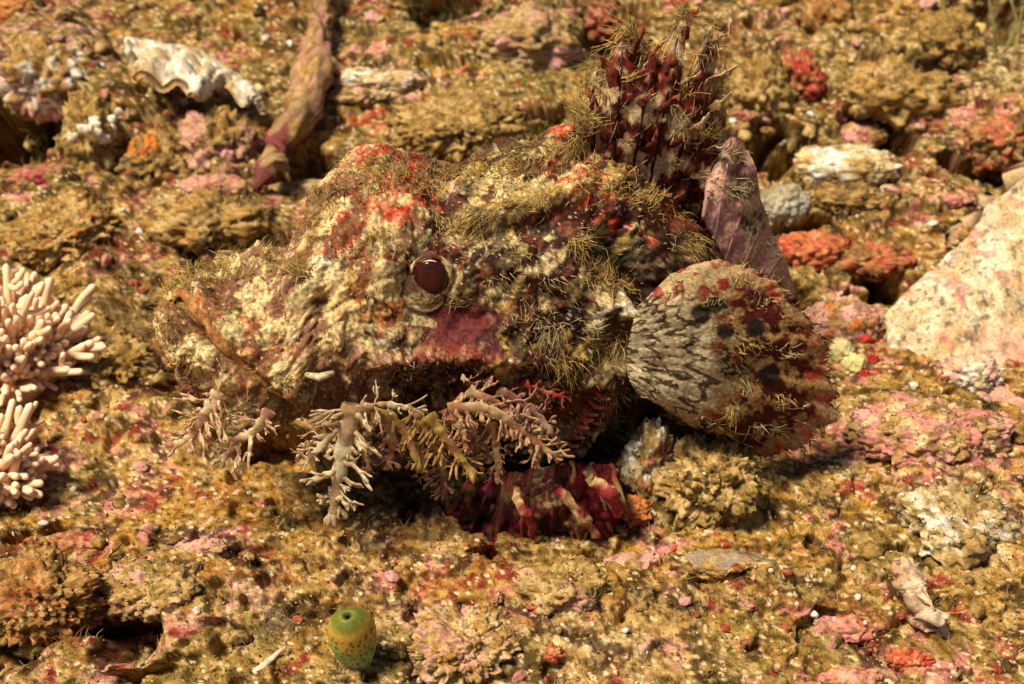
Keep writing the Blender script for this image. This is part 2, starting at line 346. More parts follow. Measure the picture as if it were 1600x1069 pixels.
# scatter points over the part of the ground the photo shows
def scatter(n, seed):
    r = np.random.default_rng(seed)
    i = r.integers(0, GV.shape[0] - 1, n); j = r.integers(0, GV.shape[1] - 1, n); f = r.random((n, 2, 1))
    return GV[i, j] * (1 - f[:, 0]) * (1 - f[:, 1]) + GV[i + 1, j] * f[:, 0] * (1 - f[:, 1]) + GV[i, j + 1] * (1 - f[:, 0]) * f[:, 1] + GV[i + 1, j + 1] * f[:, 0] * f[:, 1], r
def build_grit():
    p, r = scatter(26000, 5); k = ROCKTOP[np.random.default_rng(6).integers(0, len(ROCKTOP), 7000)]; p = np.concatenate([p, k]); n = len(p)
    o8 = np.array([[1, 0, 0], [-1, 0, 0], [0, 1, 0], [0, -1, 0], [0, 0, 1], [0, 0, -1]], float)
    f8 = np.array([[0, 2, 4], [2, 1, 4], [1, 3, 4], [3, 0, 4], [2, 0, 5], [1, 2, 5], [3, 1, 5], [0, 3, 5]])
    sz = .00022 + .00042 * r.random(n) ** 2.2 + .0005 * (r.random(n) < .03) * r.random(n)
    V = o8[None] * sz[:, None, None] * r.uniform(.5, 1.3, (n, 6, 1)) * r.uniform(.5, 1.4, (n, 1, 3))
    a = r.uniform(0, 6.28, n); ca, sa = np.cos(a), np.sin(a); b = r.uniform(-.8, .8, n); cb, sb = np.cos(b), np.sin(b)
    x, y, z = V[..., 0], V[..., 1], V[..., 2]
    y, z = y * cb[:, None] - z * sb[:, None], y * sb[:, None] + z * cb[:, None]
    x, y = x * ca[:, None] - y * sa[:, None], x * sa[:, None] + y * ca[:, None]
    V = np.stack([x, y, z], -1) + (p + np.stack([0 * sz, 0 * sz, sz * r.uniform(-.1, .7, n)], 1))[:, None, :]
    pal = np.array([PALE, CREAM, TAN, OCHRE, WHITE, BROWN, OLIVE, ROSE, RUST, CRIMSON]); pr = np.array([.14, .05, .27, .20, .015, .12, .11, .04, .045, .01])
    c = pal[r.choice(len(pal), n, p=pr)] * r.uniform(.7, 1.15, (n, 1)) 
    F = (f8[None] + (np.arange(n) * 6)[:, None, None]).reshape(-1, 3)
    o = mk('sediment_grit', V.reshape(-1, 3), F, np.repeat(c, 6, 0), M_GRAIN, smooth=False, loc=np.zeros(3))
    tag(o, 'loose sand grains and shell grit strewn over the reef floor', 'grit', kind='stuff')
def strands(P, N, L, Rad, r, segs=4, curl=.8, ns=3, spread=.55, lock=False):
    """many curved tapering filaments, vectorised. returns V,F, t per vertex, strand id"""
    n = len(P); D = N + r.normal(0, spread, (n, 3)); D /= np.linalg.norm(D, axis=1)[:, None]
    Bd = r.normal(0, 1, (n, 3)) if not lock else r.normal(0, 1, (1, 3)) + r.normal(0, .45, (n, 3)); Bd -= (Bd * D).sum(1)[:, None] * D; Bd /= np.linalg.norm(Bd, axis=1)[:, None]; S = np.cross(D, Bd)
    t = np.linspace(0, 1, segs + 1); cu = r.uniform(.2, 1, n) * curl
    ctr = P[:, None] + L[:, None, None] * (D[:, None] * (t - .25 * t * t * cu[:, None])[..., None] + Bd[:, None] * (cu[:, None] * t * t * .8)[..., None])
    rad = Rad[:, None] * (1 - .8 * t)[None]
    ph = np.arange(ns) / ns * 2 * math.pi
    V = ctr[:, :, None] + rad[:, :, None, None] * (np.cos(ph)[None, None, :, None] * S[:, None, None] + np.sin(ph)[None, None, :, None] * Bd[:, None, None])
    f = gridF(segs + 1, ns, True); F = (f[None] + (np.arange(n) * (segs + 1) * ns)[:, None, None]).reshape(-1, 4)
    tt = np.broadcast_to(t[None, :, None], V.shape[:3]).ravel(); sid = np.repeat(np.arange(n), (segs + 1) * ns)
    return V.reshape(-1, 3), F, tt, sid
def build_turf():
    p, r = scatter(36000, 9); k = ROCKTOP[np.random.default_rng(8).integers(0, len(ROCKTOP), 10000)]; p = np.concatenate([p, k]); n = len(p)
    m = fbm2(p[:, 0] * 70, p[:, 1] * 70, 3, 301) + .25 * (r.random(n) - .5) > .5
    p = p[m]; n = len(p); p[:, 2] -= .0004
    L = .0012 + .0030 * r.random(n) ** 1.6; R = .00009 + .00014 * r.random(n)
    V, F, t, sid = strands(p, np.array([[0, -.2, .9]]) + 0 * p, L, R, r, 2)
    pal = np.array([(.38, .26, .07), (.26, .175, .04), (.48, .35, .13), (.17, .085, .02), (.58, .42, .19), (.30, .06, .03)])
    c = pal[r.choice(6, n, p=[.3, .2, .2, .13, .12, .05])][sid] * (.75 + .5 * t)[:, None]
    o = mk('turf_algae', V, F, c, M_ALGA, loc=np.zeros(3))
    tag(o, 'short golden brown turf algae fuzz growing over the reef floor', 'algae', kind='stuff')

# ================================================================== THE FISH
def view_n(P): 
    d = CAM - P; return d / np.linalg.norm(d, axis=1)[:, None]
FISH = empty('scorpionfish', (0, 0, 0.0))
tag(FISH, 'mottled red and cream scorpionfish resting on the reef, covered in skin flaps', 'fish')
ST = np.array([  # photo x, top row, bottom row, half width (m), depth y of the spine
    (250, 474, 500, .006, -.028), (262, 456, 545, .013, -.027), (285, 441, 578, .018, -.026), (330, 424, 605, .023, -.024), (385, 410, 628, .027, -.021), (440, 402, 648, .031, -.018),
    (482, 362, 656, .034, -.015), (512, 300, 664, .035, -.013), (560, 282, 682, .036, -.010), (620, 284, 700, .037, -.008), (690, 292, 722, .039, -.005), (735, 268, 738, .041, -.003), (800, 248, 750, .043, 0.0),
    (870, 240, 752, .043, .004), (930, 243, 742, .041, .009), (1000, 268, 722, .038, .016), (1060, 322, 700, .034, .025), (1110, 384, 690, .029, .035), (1160, 425, 676, .024, .046),
    (1205, 462, 650, .018, .057), (1235, 500, 620, .012, .066), (1248, 540, 585, .004, .070)])
U, V1, V2 = 380, 320, 50; Vn = V1 + V2
u = np.concatenate([np.linspace(250, 300, 40, endpoint=False), np.linspace(300, 1000, 290, endpoint=False), np.linspace(1000, 1248, 50)])
def sm(a, k=9):
    p = np.pad(a, k, mode='edge'); ker = np.hanning(2 * k + 3)[1:-1]; ker /= ker.sum(); return np.convolve(p, ker, 'valid')
top = sm(np.interp(u, ST[:, 0], ST[:, 1])); bot = sm(np.interp(u, ST[:, 0], ST[:, 2])); hw = sm(np.interp(u, ST[:, 0], ST[:, 3])); yc = sm(np.interp(u, ST[:, 0], ST[:, 4]))
Mc = at_y(u, .5 * (top + bot), yc); dep = (Mc - CAM) @ FWD; hh = (bot - top) / 2 * dep / FPX
aw = np.minimum(hw, hh * .95 / math.sin(PITCH)); bh = np.sqrt(np.maximum(hh ** 2 - (aw * math.sin(PITCH)) ** 2, 1e-7)) / math.cos(PITCH)
ph = np.concatenate([np.linspace(-.45, math.pi, V1, endpoint=False), np.linspace(math.pi, 2 * math.pi - .45, V2, endpoint=False)])
def sp(v, e): return np.sign(v) * np.abs(v) ** e
Yo = -sp(np.sin(ph), .96); Zo = sp(np.cos(ph), .96)
Xg = np.repeat(Mc[:, :1], Vn, 1); und = (.25 + .35 * sstep(480, 640, u))[:, None] * np.clip(-np.cos(ph), 0, 1)[None] ** .7 * np.clip(np.abs(np.sin(ph)), 0, 1)[None]; Yg = yc[:, None] + aw[:, None] * Yo[None] * (1 - und); Zg = Mc[:, 2:3] + bh[:, None] * Zo[None]
B0 = np.stack([Xg, Yg, Zg], -1)
dU = np.gradient(B0, axis=0); dV = np.roll(B0, -1, 1) - np.roll(B0, 1, 1)
NB = np.cross(dV, dU); NB /= np.linalg.norm(NB, axis=2)[..., None] + 1e-12
if (NB[200, V1 // 2] @ np.array([0, -1, 0])) < 0: NB = -NB
BM = B0.copy(); BM[..., 1] = np.minimum(B0[..., 1], 2 * yc[:, None] - B0[..., 1])           # the far side mirrors the near side
fx, fy = proj(BM.reshape(-1, 3)); fx = fx.reshape(U, Vn); fy = fy.reshape(U, Vn)
def gb(cx, cy, rx, ry, ang=0.):
    c, s = math.cos(math.radians(ang)), math.sin(math.radians(ang)); dx = fx - cx; dy = fy - cy
    return np.exp(-(((dx * c + dy * s) / rx) ** 2 + ((-dx * s + dy * c) / ry) ** 2))
def seg_d(X, Y, pts):
    best = np.full_like(X, 1e9)
    for (x0, y0), (x1, y1) in zip(pts[:-1], pts[1:]):
        t = np.clip(((X - x0) * (x1 - x0) + (Y - y0) * (y1 - y0)) / ((x1 - x0) ** 2 + (y1 - y0) ** 2), 0, 1)
        best = np.minimum(best, np.hypot(X - x0 - t * (x1 - x0), Y - y0 - t * (y1 - y0)))
    return best
MOUTH = [(262, 462), (285, 468), (330, 524), (380, 574), (430, 614), (470, 638), (505, 650)]
D = 0 * fx
D += .0075 * gb(655, 440, 62, 62) - .012 * gb(662, 446, 40, 42)                    # orbit and socket
D += .0055 * gb(640, 365, 70, 24, 8) + .006 * gb(560, 330, 70, 38, 0) + .004 * gb(620, 305, 80, 24)      # brow ridges
D -= .006 * gb(585, 500, 46, 40) + .004 * gb(500, 470, 26, 60)                     # hollow before the eye
D -= .0045 * gb(720, 500, 60, 42, 20); D += .0038 * np.exp(-(seg_d(fx, fy, [(600, 556), (680, 553), (780, 556), (850, 560)]) / 14) ** 2)   # cheek and bony stay
D += .004 * gb(470, 452, 30, 40) - .003 * gb(440, 425, 18, 40) + .0035 * gb(395, 445, 50, 28, -15)
D -= .007 * np.exp(-(seg_d(fx, fy, MOUTH) / 9) ** 2); D += .0028 * np.exp(-((seg_d(fx, fy, MOUTH) - 26) / 14) ** 2)
D += .004 * np.exp(-(seg_d(fx, fy, [(520, 520), (545, 570), (560, 630)]) / 15) ** 2)    # maxilla
D += .004 * gb(600, 520, 24, 12) + .003 * gb(420, 615, 34, 22)
D += .005 * np.exp(-(seg_d(fx, fy, [(745, 345), (840, 330), (900, 300)]) / 16) ** 2) - .003 * gb(800, 365, 60, 14)
D += .0045 * np.exp(-(seg_d(fx, fy, [(780, 420), (880, 430), (975, 500)]) / 18) ** 2)   # opercular ridge
D += .005 * np.exp(-(seg_d(fx, fy, [(900, 380), (955, 440), (985, 520), (965, 600), (900, 690)]) / 20) ** 2)   # gill cover edge
D -= .010 * np.exp(-(seg_d(fx, fy, [(950, 375), (1000, 440), (1012, 520), (995, 610), (930, 700)]) / 20) ** 2)
D -= .006 * gb(940, 400, 20, 34, -30); D += .003 * gb(930, 290, 60, 30)
D -= .006 * gb(690, 620, 90, 30) ; D -= .004 * gb(840, 620, 60, 40)
arc = np.cumsum(np.linalg.norm(np.roll(B0, -1, 1) - B0, axis=2), 1); arc = arc - arc[:, V1 // 2:V1 // 2 + 1] + .05      # distances measured over the skin
qx = B0[..., 0].ravel() + 1.0; qy = (arc + .4 * (B0[..., 0])).ravel() + 1.0
rough = 1 - .85 * (gb(718, 508, 66, 46, 10)).ravel()
D2 = .0070 * (fbm2(qx * 95, qy * 95, 3, 501) - .5) + .0018 * np.abs(2 * fbm2(qx * 230, qy * 260, 3, 511) - 1)
wf, wi = wor2(qx * 230 + vn2(qx * 300, qy * 300, 2), qy * 230 + vn2(qx * 300, qy * 300, 3), 521)
D2 += .0010 * np.sqrt(np.clip(1 - wf ** 2 * 1.3, 0, 1)) * (wi > .45) * wi
wf2, wi2 = wor2(qx * 600, qy * 600, 523); D2 += .0005 * np.clip(1 - wf2 * 1.5, 0, 1)
D2 = (D2 * rough).reshape(U, Vn)
edge = np.minimum(sstep(250, 300, u), sstep(1248, 1200, u))[:, None]
B1 = B0 + NB * ((D * np.maximum(edge, .35) + D2 * np.maximum(edge, .3))[..., None])
# colour: each skin region has its own pair of blotch colours
DKM = (.020, .007, .004); MAR = (.075, .011, .007); BLD = (.40, .030, .012); SALM = (.36, .125, .048); CRM = (.48, .345, .145); GRC = (.33, .235, .105); YOL = (.33, .185, .028); BRN = (.085, .042, .016); DBR = (.024, .013, .007); TN = (.42, .25, .08); PNK = (.27, .12, .072); WHT = (.66, .56, .38)
REG = [  # x, y, rx, ry, colour a, colour b, share of b, blotch scale
    (275, 455, 40, 26, TN, YOL, .5, 300), (300, 520, 50, 50, CRM, SALM, .42, 170), (345, 560, 40, 30, CRM, SALM, .45, 170), (390, 595, 50, 22, SALM, CRM, .4, 200), (425, 615, 34, 22, (.5, .42, .2), BRN, .2, 260),
    (400, 448, 56, 30, CRM, PNK, .32, 200), (345, 445, 34, 20, YOL, CRM, .4, 250), (360, 478, 24, 18, OLIVE, BRN, .5, 260), (325, 492, 18, 14, (.5, .16, .04), TN, .3, 200), (400, 520, 60, 30, SALM, CRM, .5, 190), (450, 470, 34, 30, PNK, CRM, .4, 220), (478, 480, 24, 30, BRN, PNK, .4, 160),
    (450, 560, 50, 30, SALM, CRM, .4, 220), (500, 560, 50, 50, PNK, CRM, .45, 240), (560, 570, 50, 40, PNK, CRM, .45, 260), (560, 620, 60, 26, (.4, .3, .16), PNK, .4, 260), (590, 530, 22, 14, WHT, CRM, .4, 300),
    (515, 300, 34, 18, MAR, SALM, .4, 300), (515, 345, 32, 36, CRM, YOL, .35, 220), (575, 325, 40, 20, BLD, CRM, .28, 240), (640, 315, 46, 20, BLD, SALM, .35, 230), (600, 350, 40, 18, BLD, CRM, .32, 260), (540, 390, 36, 26, (.40, .035, .015), SALM, .3, 240), (512, 420, 20, 16, WHT, CRM, .5, 350),
    (590, 385, 34, 26, CRM, YOL, .3, 240), (640, 385, 26, 24, MAR, CRM, .25, 300), (600, 440, 34, 40, GRC, CRM, .4, 300), (650, 500, 46, 20, GRC, CRM, .4, 300), (710, 420, 22, 34, CRM, SALM, .35, 300), (560, 440, 40, 34, RUST, TN, .4, 240), (540, 480, 40, 30, TN, RUST, .45, 260), (590, 490, 34, 22, RUST, DBR, .4, 240), (640, 525, 24, 20, DKM, MAR, .4, 200),
    (720, 508, 74, 52, (.050, .009, .008), (.105, .021, .017), .4, 120), (690, 550, 80, 10, (.15, .022, .014), SALM, .2, 250),
    (690, 300, 30, 20, (.5, .3, .25), YOL, .4, 250), (600, 285, 90, 14, YOL, DBR, .35, 260), (690, 275, 50, 14, OLIVE, DKM, .35, 240), (720, 300, 20, 18, DKM, YOL, .2, 260), (745, 345, 50, 22, YOL, BRN, .35, 240), (790, 290, 60, 26, CRM, YOL, .35, 200), (765, 362, 46, 18, DKM, TN, .25, 280), (830, 260, 60, 18, CRM, YOL, .4, 220),
    (730, 400, 50, 34, GRC, MAR, .3, 260), (790, 400, 40, 30, DKM, CRM, .42, 230), (750, 455, 46, 26, GRC, BRN, .3, 300), (830, 370, 44, 26, CRM, DKM, .35, 220), (830, 440, 50, 34, DKM, GRC, .42, 260), (870, 470, 60, 30, DKM, CRM, .34, 300), (800, 480, 34, 24, DKM, YOL, .3, 260), (890, 410, 40, 30, GRC, MAR, .4, 240), (950, 500, 30, 40, WHT, GRC, .4, 220), (840, 530, 60, 24, DKM, YOL, .34, 260), (930, 540, 40, 30, DBR, YOL, .3, 260),
    (870, 280, 40, 22, CRM, BLD, .35, 190), (905, 258, 34, 16, BLD, CRM, .3, 260), (930, 250, 60, 14, YOL, BRN, .4, 260), (880, 330, 40, 24, MAR, BLD, .5, 240), (930, 330, 56, 26, BLD, MAR, .45, 220), (960, 290, 44, 20, YOL, BLD, .35, 220), (850, 320, 30, 20, CRM, YOL, .4, 240), (990, 310, 40, 26, BLD, TN, .3, 240), (940, 375, 40, 20, DBR, GRC, .35, 220), (980, 380, 40, 30, DBR, YOL, .35, 240), (1030, 350, 44, 34, BLD, TN, .32, 300), (1060, 400, 44, 26, MAR, BRN, .4, 300), (1100, 410, 40, 26, PNK, MAR, .45, 300), (1150, 460, 70, 50, PNK, MAR, .45, 300), (985, 440, 30, 34, DBR, YOL, .3, 260),
    (690, 600, 80, 34, DKM, MAR, .5, 200), (790, 590, 90, 34, (.08, .014, .012), YOL, .18, 260), (880, 610, 70, 50, DKM, MAR, .4, 200), (640, 660, 80, 30, BRN, DKM, .5, 200), (780, 680, 200, 50, DKM, BRN, .4, 200), (1000, 600, 80, 120, DBR, BRN, .4, 200)]
def paint_fish():
    X = fx.ravel() + 26 * (fbm2(qx * 160, qy * 160, 3, 601) - .5) * 2; Y = fy.ravel() + 22 * (fbm2(qx * 160, qy * 160, 3, 603) - .5) * 2
    best = np.full(len(X), 1e9); C = np.zeros((len(X), 3)); nz = {}
    for (cx, cy, rx, ry, a, b, sh, scl) in REG:
        if cx > 690 and 335 < cy < 560: sh = max(sh, .56) if sum(a) > sum(b) else min(sh, .36)      # the flank is mostly dark
        d = ((X - cx) / rx) ** 2 + ((Y - cy) / ry) ** 2
        if scl not in nz: nz[scl] = fbm2(qx * scl * .85, qy * scl * .85, 4, 700 + scl, .6)
        m = d < best
        if not m.any(): continue
        n = nz[scl][m]; th = np.quantile(nz[scl], 1 - sh)
        C[m] = mix(a, b, sstep(th - .018, th + .018, n)); best = np.minimum(best, d)
    s1 = fbm2(qx * 700, qy * 700, 3, 801, .6); s2 = fbm2(qx * 330, qy * 330, 3, 803, .6)
    rg = np.clip((rough - .45) / .5, 0, 1)
    C = mix(C, np.broadcast_to(CRM, C.shape), .4 * sstep(.65, .69, s1) * rg); C = mix(C, np.broadcast_to(DKM, C.shape), .6 * sstep(.35, .31, s1) * rg)
    C = mix(C, np.broadcast_to(DKM, C.shape), .45 * sstep(.34, .30, s2) * rg); C = mix(C, np.broadcast_to((.5, .38, .15), C.shape), .5 * sstep(.64, .69, s2) * rg)
    m3 = fbm2(qx * 130, qy * 130, 4, 821, .6); dk = mix(DKM, (.085, .020, .009), sstep(.45, .55, fbm2(qx * 210, qy * 210, 3, 823))); C = mix(C, dk, .9 * sstep(.515, .475, m3) * rg * (.12 + .88 * sstep(540, 700, fx.ravel()))); C = mix(C, np.broadcast_to((.15, .060, .024), C.shape), .85 * sstep(.515, .465, m3) * rg * sstep(640, 540, fx.ravel())); C = mix(C, np.broadcast_to((.62, .46, .20), C.shape), .55 * sstep(.58, .62, m3) * rg * (1 - .75 * sstep(480, 640, fx.ravel())))
    f, i = wor2(qx * 900, qy * 900, 811); C = mix(C, np.broadcast_to((.70, .55, .36), C.shape), .55 * ((f < .28) & (i > .88)) * rg)
    lip = sstep(12, 4, seg_d(fx, fy, MOUTH)).ravel(); C = mix(C, np.broadcast_to((.22, .10, .03), C.shape), .8 * lip)
    return C
BC = paint_fish()
V = np.concatenate([B1.reshape(-1, 3), B1[:1].mean(1), B1[-1:].mean(1)])
F = gridF(U, Vn, True); j = np.arange(Vn)
cap = np.concatenate([np.stack([0 * j + U * Vn, (j + 1) % Vn, j], 1), np.stack([0 * j + U * Vn + 1, (U - 1) * Vn + j, (U - 1) * Vn + (j + 1) % Vn], 1)])
mk('body', V, [F, cap], np.concatenate([BC, BC[:1], BC[-1:]]), M_SKIN, FISH)
# the near skin seen from the photo: used to seat flaps and tassels on it
SP = B1.reshape(-1, 3); SN = NB.reshape(-1, 3)
fm = (np.einsum('ij,ij->i', SN, view_n(SP)) > .05) & np.tile(np.arange(Vn) <= V1 + 2, U)
SP = SP[fm]; SN = SN[fm]; spx, spy = proj(SP)
def on_fish(px, py):
    i = np.argmin((spx - px) ** 2 + (spy - py) ** 2); return SP[i].copy(), SN[i].copy()

# eye
def build_eye():
    p, n = on_fish(656, 446); c = at1(657, 447, p[1] + .0026)
    Vs, Fs = ico(5); R = 42 * PX
    ax = np.array([.30, -.90, .30]); ax /= np.linalg.norm(ax); dt = Vs @ ax
    nn = fbm3(Vs * 6, 3, 901)
    Vv = c + Vs * (R * (1 + .05 * (nn - .5)))[:, None]
    colr = mix(GRC, CRM, sstep(.45, .55, fbm3(Vs * 9, 3, 905))); colr = mix(colr, np.broadcast_to(BRN, colr.shape), .8 * sstep(.53, .60, fbm3(Vs * 14, 2, 907)))
    colr = colr * .7; colr = mix(colr, np.broadcast_to((.035, .008, .006), colr.shape), .9 * sstep(.15, .5, Vs[:, 2] - .45 * Vs[:, 0] + .5 * (nn - .5))); colr = mix(colr, np.broadcast_to((.78, .66, .5), colr.shape), .9 * sstep(.12, .04, np.abs(np.hypot((Vs[:, 0] - .36), (Vs[:, 2] - .26)) - .74)) * (Vs[:, 2] < -.25))
    e = mk('eye', Vv, Fs, colr, M_SKIN, FISH)
    c2 = c + ax * R * .62; d = CAM - c2; d /= np.linalg.norm(d)
    pt = at1(673, 433, c2[1] - .001)
    S = np.array([23.5, 14, 28.5]) * PX; Vc = Vs * S
    mk('pupil', pt + Vc, Fs, mix((.028, .0035, .003), (.045, .006, .005), sstep(.3, .7, fbm3(Vs * 3, 2, 911))), M_EYE, e)
    b = MB()
    a = np.linspace(0, 2 * math.pi, 40); ringp = pt + np.stack([np.cos(a) * 27 * PX, -0.0002 + 0 * a, np.sin(a) * 31.5 * PX], 1) + np.array([0, .0012, 0])
    Vt, Ft, t = tube(ringp, PX * (3.0 + 1.6 * np.sin(a * 1 + .6) + 1.2 * np.sin(a * 5)), 10, cap=False); Vt = Vt + (np.stack([fbm3(Vt * 500, 3, i) for i in (1, 2, 3)], 1) - .5) * .0016; b.add(Vt, Ft, mix((.10, .03, .015), (.48, .33, .16), sstep(.42, .55, fbm3(Vt * 420, 3, 3))))
    b.build('eyelid', M_SKIN, e)
    for a0, a1, rw in ((-2.3, -1.0, 1.9), (1.2, 2.0, 1.1)):
        a = np.linspace(a0, a1, 14); q = pt + np.stack([np.cos(a) * 23.5 * PX, -.0012 + 0 * a, np.sin(a) * 28.5 * PX], 1); Vt, Ft, t = tube(q, PX * rw * np.sin(np.linspace(.25, math.pi - .25, 14)), 8); mk('iris', Vt, Ft, (.72, .58, .42), M_SKIN, e)
build_eye()
# upper lip: the smooth brown fold beside the mouth slit
def build_lip():
    P = []
    for (x, y) in [(270, 474), (280, 462), (296, 470), (318, 500), (350, 536), (390, 573), (432, 606), (452, 618)]:
        p, n = on_fish(x, y); P.append(p + n * .0008)
    Vt, Ft, t = tube(spline(P, 40), PX * np.interp(np.linspace(0, 1, 40), [0, .1, .6, 1], [4, 9, 10, 6]), 10)
    Vt = Vt + (np.stack([fbm3(Vt * 260, 3, i) for i in (1, 2, 3)], 1) - .5) * .0026; mk('upper_lip', Vt, Ft, mix((.32, .15, .045), (.20, .075, .02), sstep(.4, .6, vn3(Vt * 400, 5))), M_SKIN, FISH)
    p, n = on_fish(478, 583)
    Vt, Ft, t = tube([p + n * .001, p + n * .002 + np.array([.004, -.001, .0002]), p + n * .001 + np.array([.008, 0, .0006])], [.0008, .0013, .0008], 8)
    mk('lip_spine', Vt, Ft, (.46, .34, .20), M_SKIN, FISH)
build_lip()

# tassels and fuzz
def tassel(px, py, n, length, spread, colr, seed, d=None, rad=.9, parent=FISH, name='skin_tassel', surf=on_fish, curl=.9, lift=.0004):
    r = np.random.default_rng(seed); P = []; N = []; n = int(n * 2.6)
    for k in range(n):
        p, nn = surf(px + r.normal(0, spread), py + r.normal(0, spread * .7)); P.append(p - nn * lift)
        N.append(nn + (np.array(d) if d is not None else 0))
    P = np.array(P); N = np.array(N); N /= np.linalg.norm(N, axis=1)[:, None]
    V_, F_, t, sid = strands(P, N, 0.72 * length * PX * r.uniform(.25, 1.15, n), 1.15 * rad * PX * r.uniform(.6, 1.5, n), r, 5, curl * 3.0, 3, .42, True)
    cc = mix(np.array(colr), np.array((.64, .50, .26)), r.random(n) ** 3 * .8) * r.uniform(.6, 1.2, (n, 1)); C = cc[sid] * (.7 + .5 * t)[:, None]
    return mk(name, V_, F_, C, M_FLAP, parent)
YT = (.66, .44, .10); YB = (.54, .34, .075); PT = (.62, .47, .22)
TS = [(468, 425, 60, 34, 10, YB, (0, -.2, .9)), (275, 440, 70, 34, 20, YT, (-.5, 0, .5)), (320, 425, 50, 26, 22, YT, (-.2, 0, .8)), (745, 345, 40, 46, 14, YB, (-.7, -.2, -.2)), (800, 320, 26, 34, 12, YT, (-.4, 0, .4)),
      (850, 320, 40, 34, 12, YT, (-.3, 0, .5)), (905, 378, 46, 34, 14, YT, (.5, -.2, -.5)), (945, 430, 60, 26, 16, YT, (.5, -.3, -.2)), (970, 455, 40, 24, 12, YT, (.6, -.2, .2)), (860, 520, 40, 30, 14, PT, (.3, -.3, .3)),
      (875, 565, 46, 30, 16, YT, (.3, -.4, -.5)), (835, 500, 34, 26, 14, PT, (.2, -.3, .5)), (940, 290, 40, 24, 18, YT, (.3, 0, .4)), (985, 300, 40, 26, 16, YT, (.5, 0, .2)), (905, 275, 34, 22, 18, YT, (.2, -.2, .3)), (1020, 310, 34, 24, 14, YT, (.5, -.1, .3)),
      (1075, 375, 40, 24, 14, YT, (.6, -.3, .1)), (560, 275, 60, 26, 30, YB, (-.2, 0, .9)), (620, 275, 60, 30, 26, YB, (-.1, 0, .9)), (690, 275, 50, 32, 20, YB, (0, 0, .9)), (830, 250, 40, 28, 24, YB, (0, 0, .9)), (760, 260, 50, 26, 24, YB, (0, 0, .9)),
      (520, 300, 40, 22, 14, (.3, .08, .04), (-.4, 0, .8)), (540, 400, 40, 18, 22, SALM, (-.2, -.4, .3)), (590, 385, 30, 18, 18, PT, (-.2, -.4, .3)), (715, 475, 12, 16, 6, PT, (.4, -.3, .1)), (650, 505, 20, 12, 12, PT, (0, -.4, -.4)),
      (960, 540, 40, 34, 14, YT, (.6, -.3, -.2)), (930, 520, 30, 26, 12, PT, (.4, -.3, -.2)), (440, 600, 24, 26, 8, (.5, .3, .07), (.5, -.3, -.2)), (490, 590, 20, 26, 8, (.5, .3, .07), (.6, -.3, 0)), (640, 590, 24, 20, 12, PT, (-.2, -.3, -.7)), (400, 420, 40, 18, 26, PT, (0, 0, .8)),
      (780, 440, 20, 18, 14, PT, (0, -.4, .2)), (820, 400, 24, 20, 16, YT, (0, -.4, .2)), (870, 440, 24, 18, 20, PT, (0, -.4, .2)), (700, 360, 30, 24, 14, YT, (.3, -.3, .3)), (960, 620, 20, 24, 16, YB, (.4, -.4, -.3)),
      (300, 432, 40, 30, 16, YB, (-.3, 0, .8)), (360, 415, 40, 24, 18, YT, (-.2, 0, .8)), (430, 405, 40, 24, 14, YB, (-.2, 0, .8)), (490, 345, 36, 24, 12, YT, (-.6, 0, .5)), (505, 310, 36, 24, 12, YB, (-.5, 0, .7)), (590, 280, 40, 24, 20, YT, (-.1, 0, .9)), (655, 285, 40, 26, 16, YB, (0, 0, .9)), (725, 270, 40, 28, 16, YT, (0, 0, .9)), (795, 250, 40, 24, 18, YT, (0, 0, .9)), (870, 243, 40, 26, 18, YB, (0, 0, .9)), (262, 500, 30, 22, 14, TN, (-.8, -.2, -.1)), (285, 570, 30, 22, 14, TN, (-.5, -.3, -.5)), (1050, 335, 34, 24, 16, YT, (.5, 0, .5)), (1090, 385, 34, 24, 14, YT, (.5, -.2, .3))]
for k, (x, y, n, ln, spd, cc, d) in enumerate(TS): tassel(x, y, n, ln, spd, cc, 1000 + k, d)
def body_fuzz():
    r = np.random.default_rng(77); n = 3200; i = r.integers(0, len(SP), n); i = i[(spx[i] < 1120) & ~((np.hypot(spx[i] - 725, (spy[i] - 505) * 1.3) < 62)) & (np.hypot(spx[i] - 662, spy[i] - 440) > 50)]
    n = len(i); V_, F_, t, sid = strands(SP[i] - SN[i] * .0003, SN[i] + np.array([0, 0, .05]), PX * r.uniform(4, 12, n), PX * r.uniform(.6, 1.3, n), r, 3, 1., 3)
    pal = np.array([YT, YB, PT, BRN, SALM]); C = pal[r.choice(5, n, p=[.3, .2, .3, .1, .1])][sid]
    o = mk('skin_fuzz', V_, F_, C, M_FLAP, FISH); o['kind'] = 'stuff'
body_fuzz()

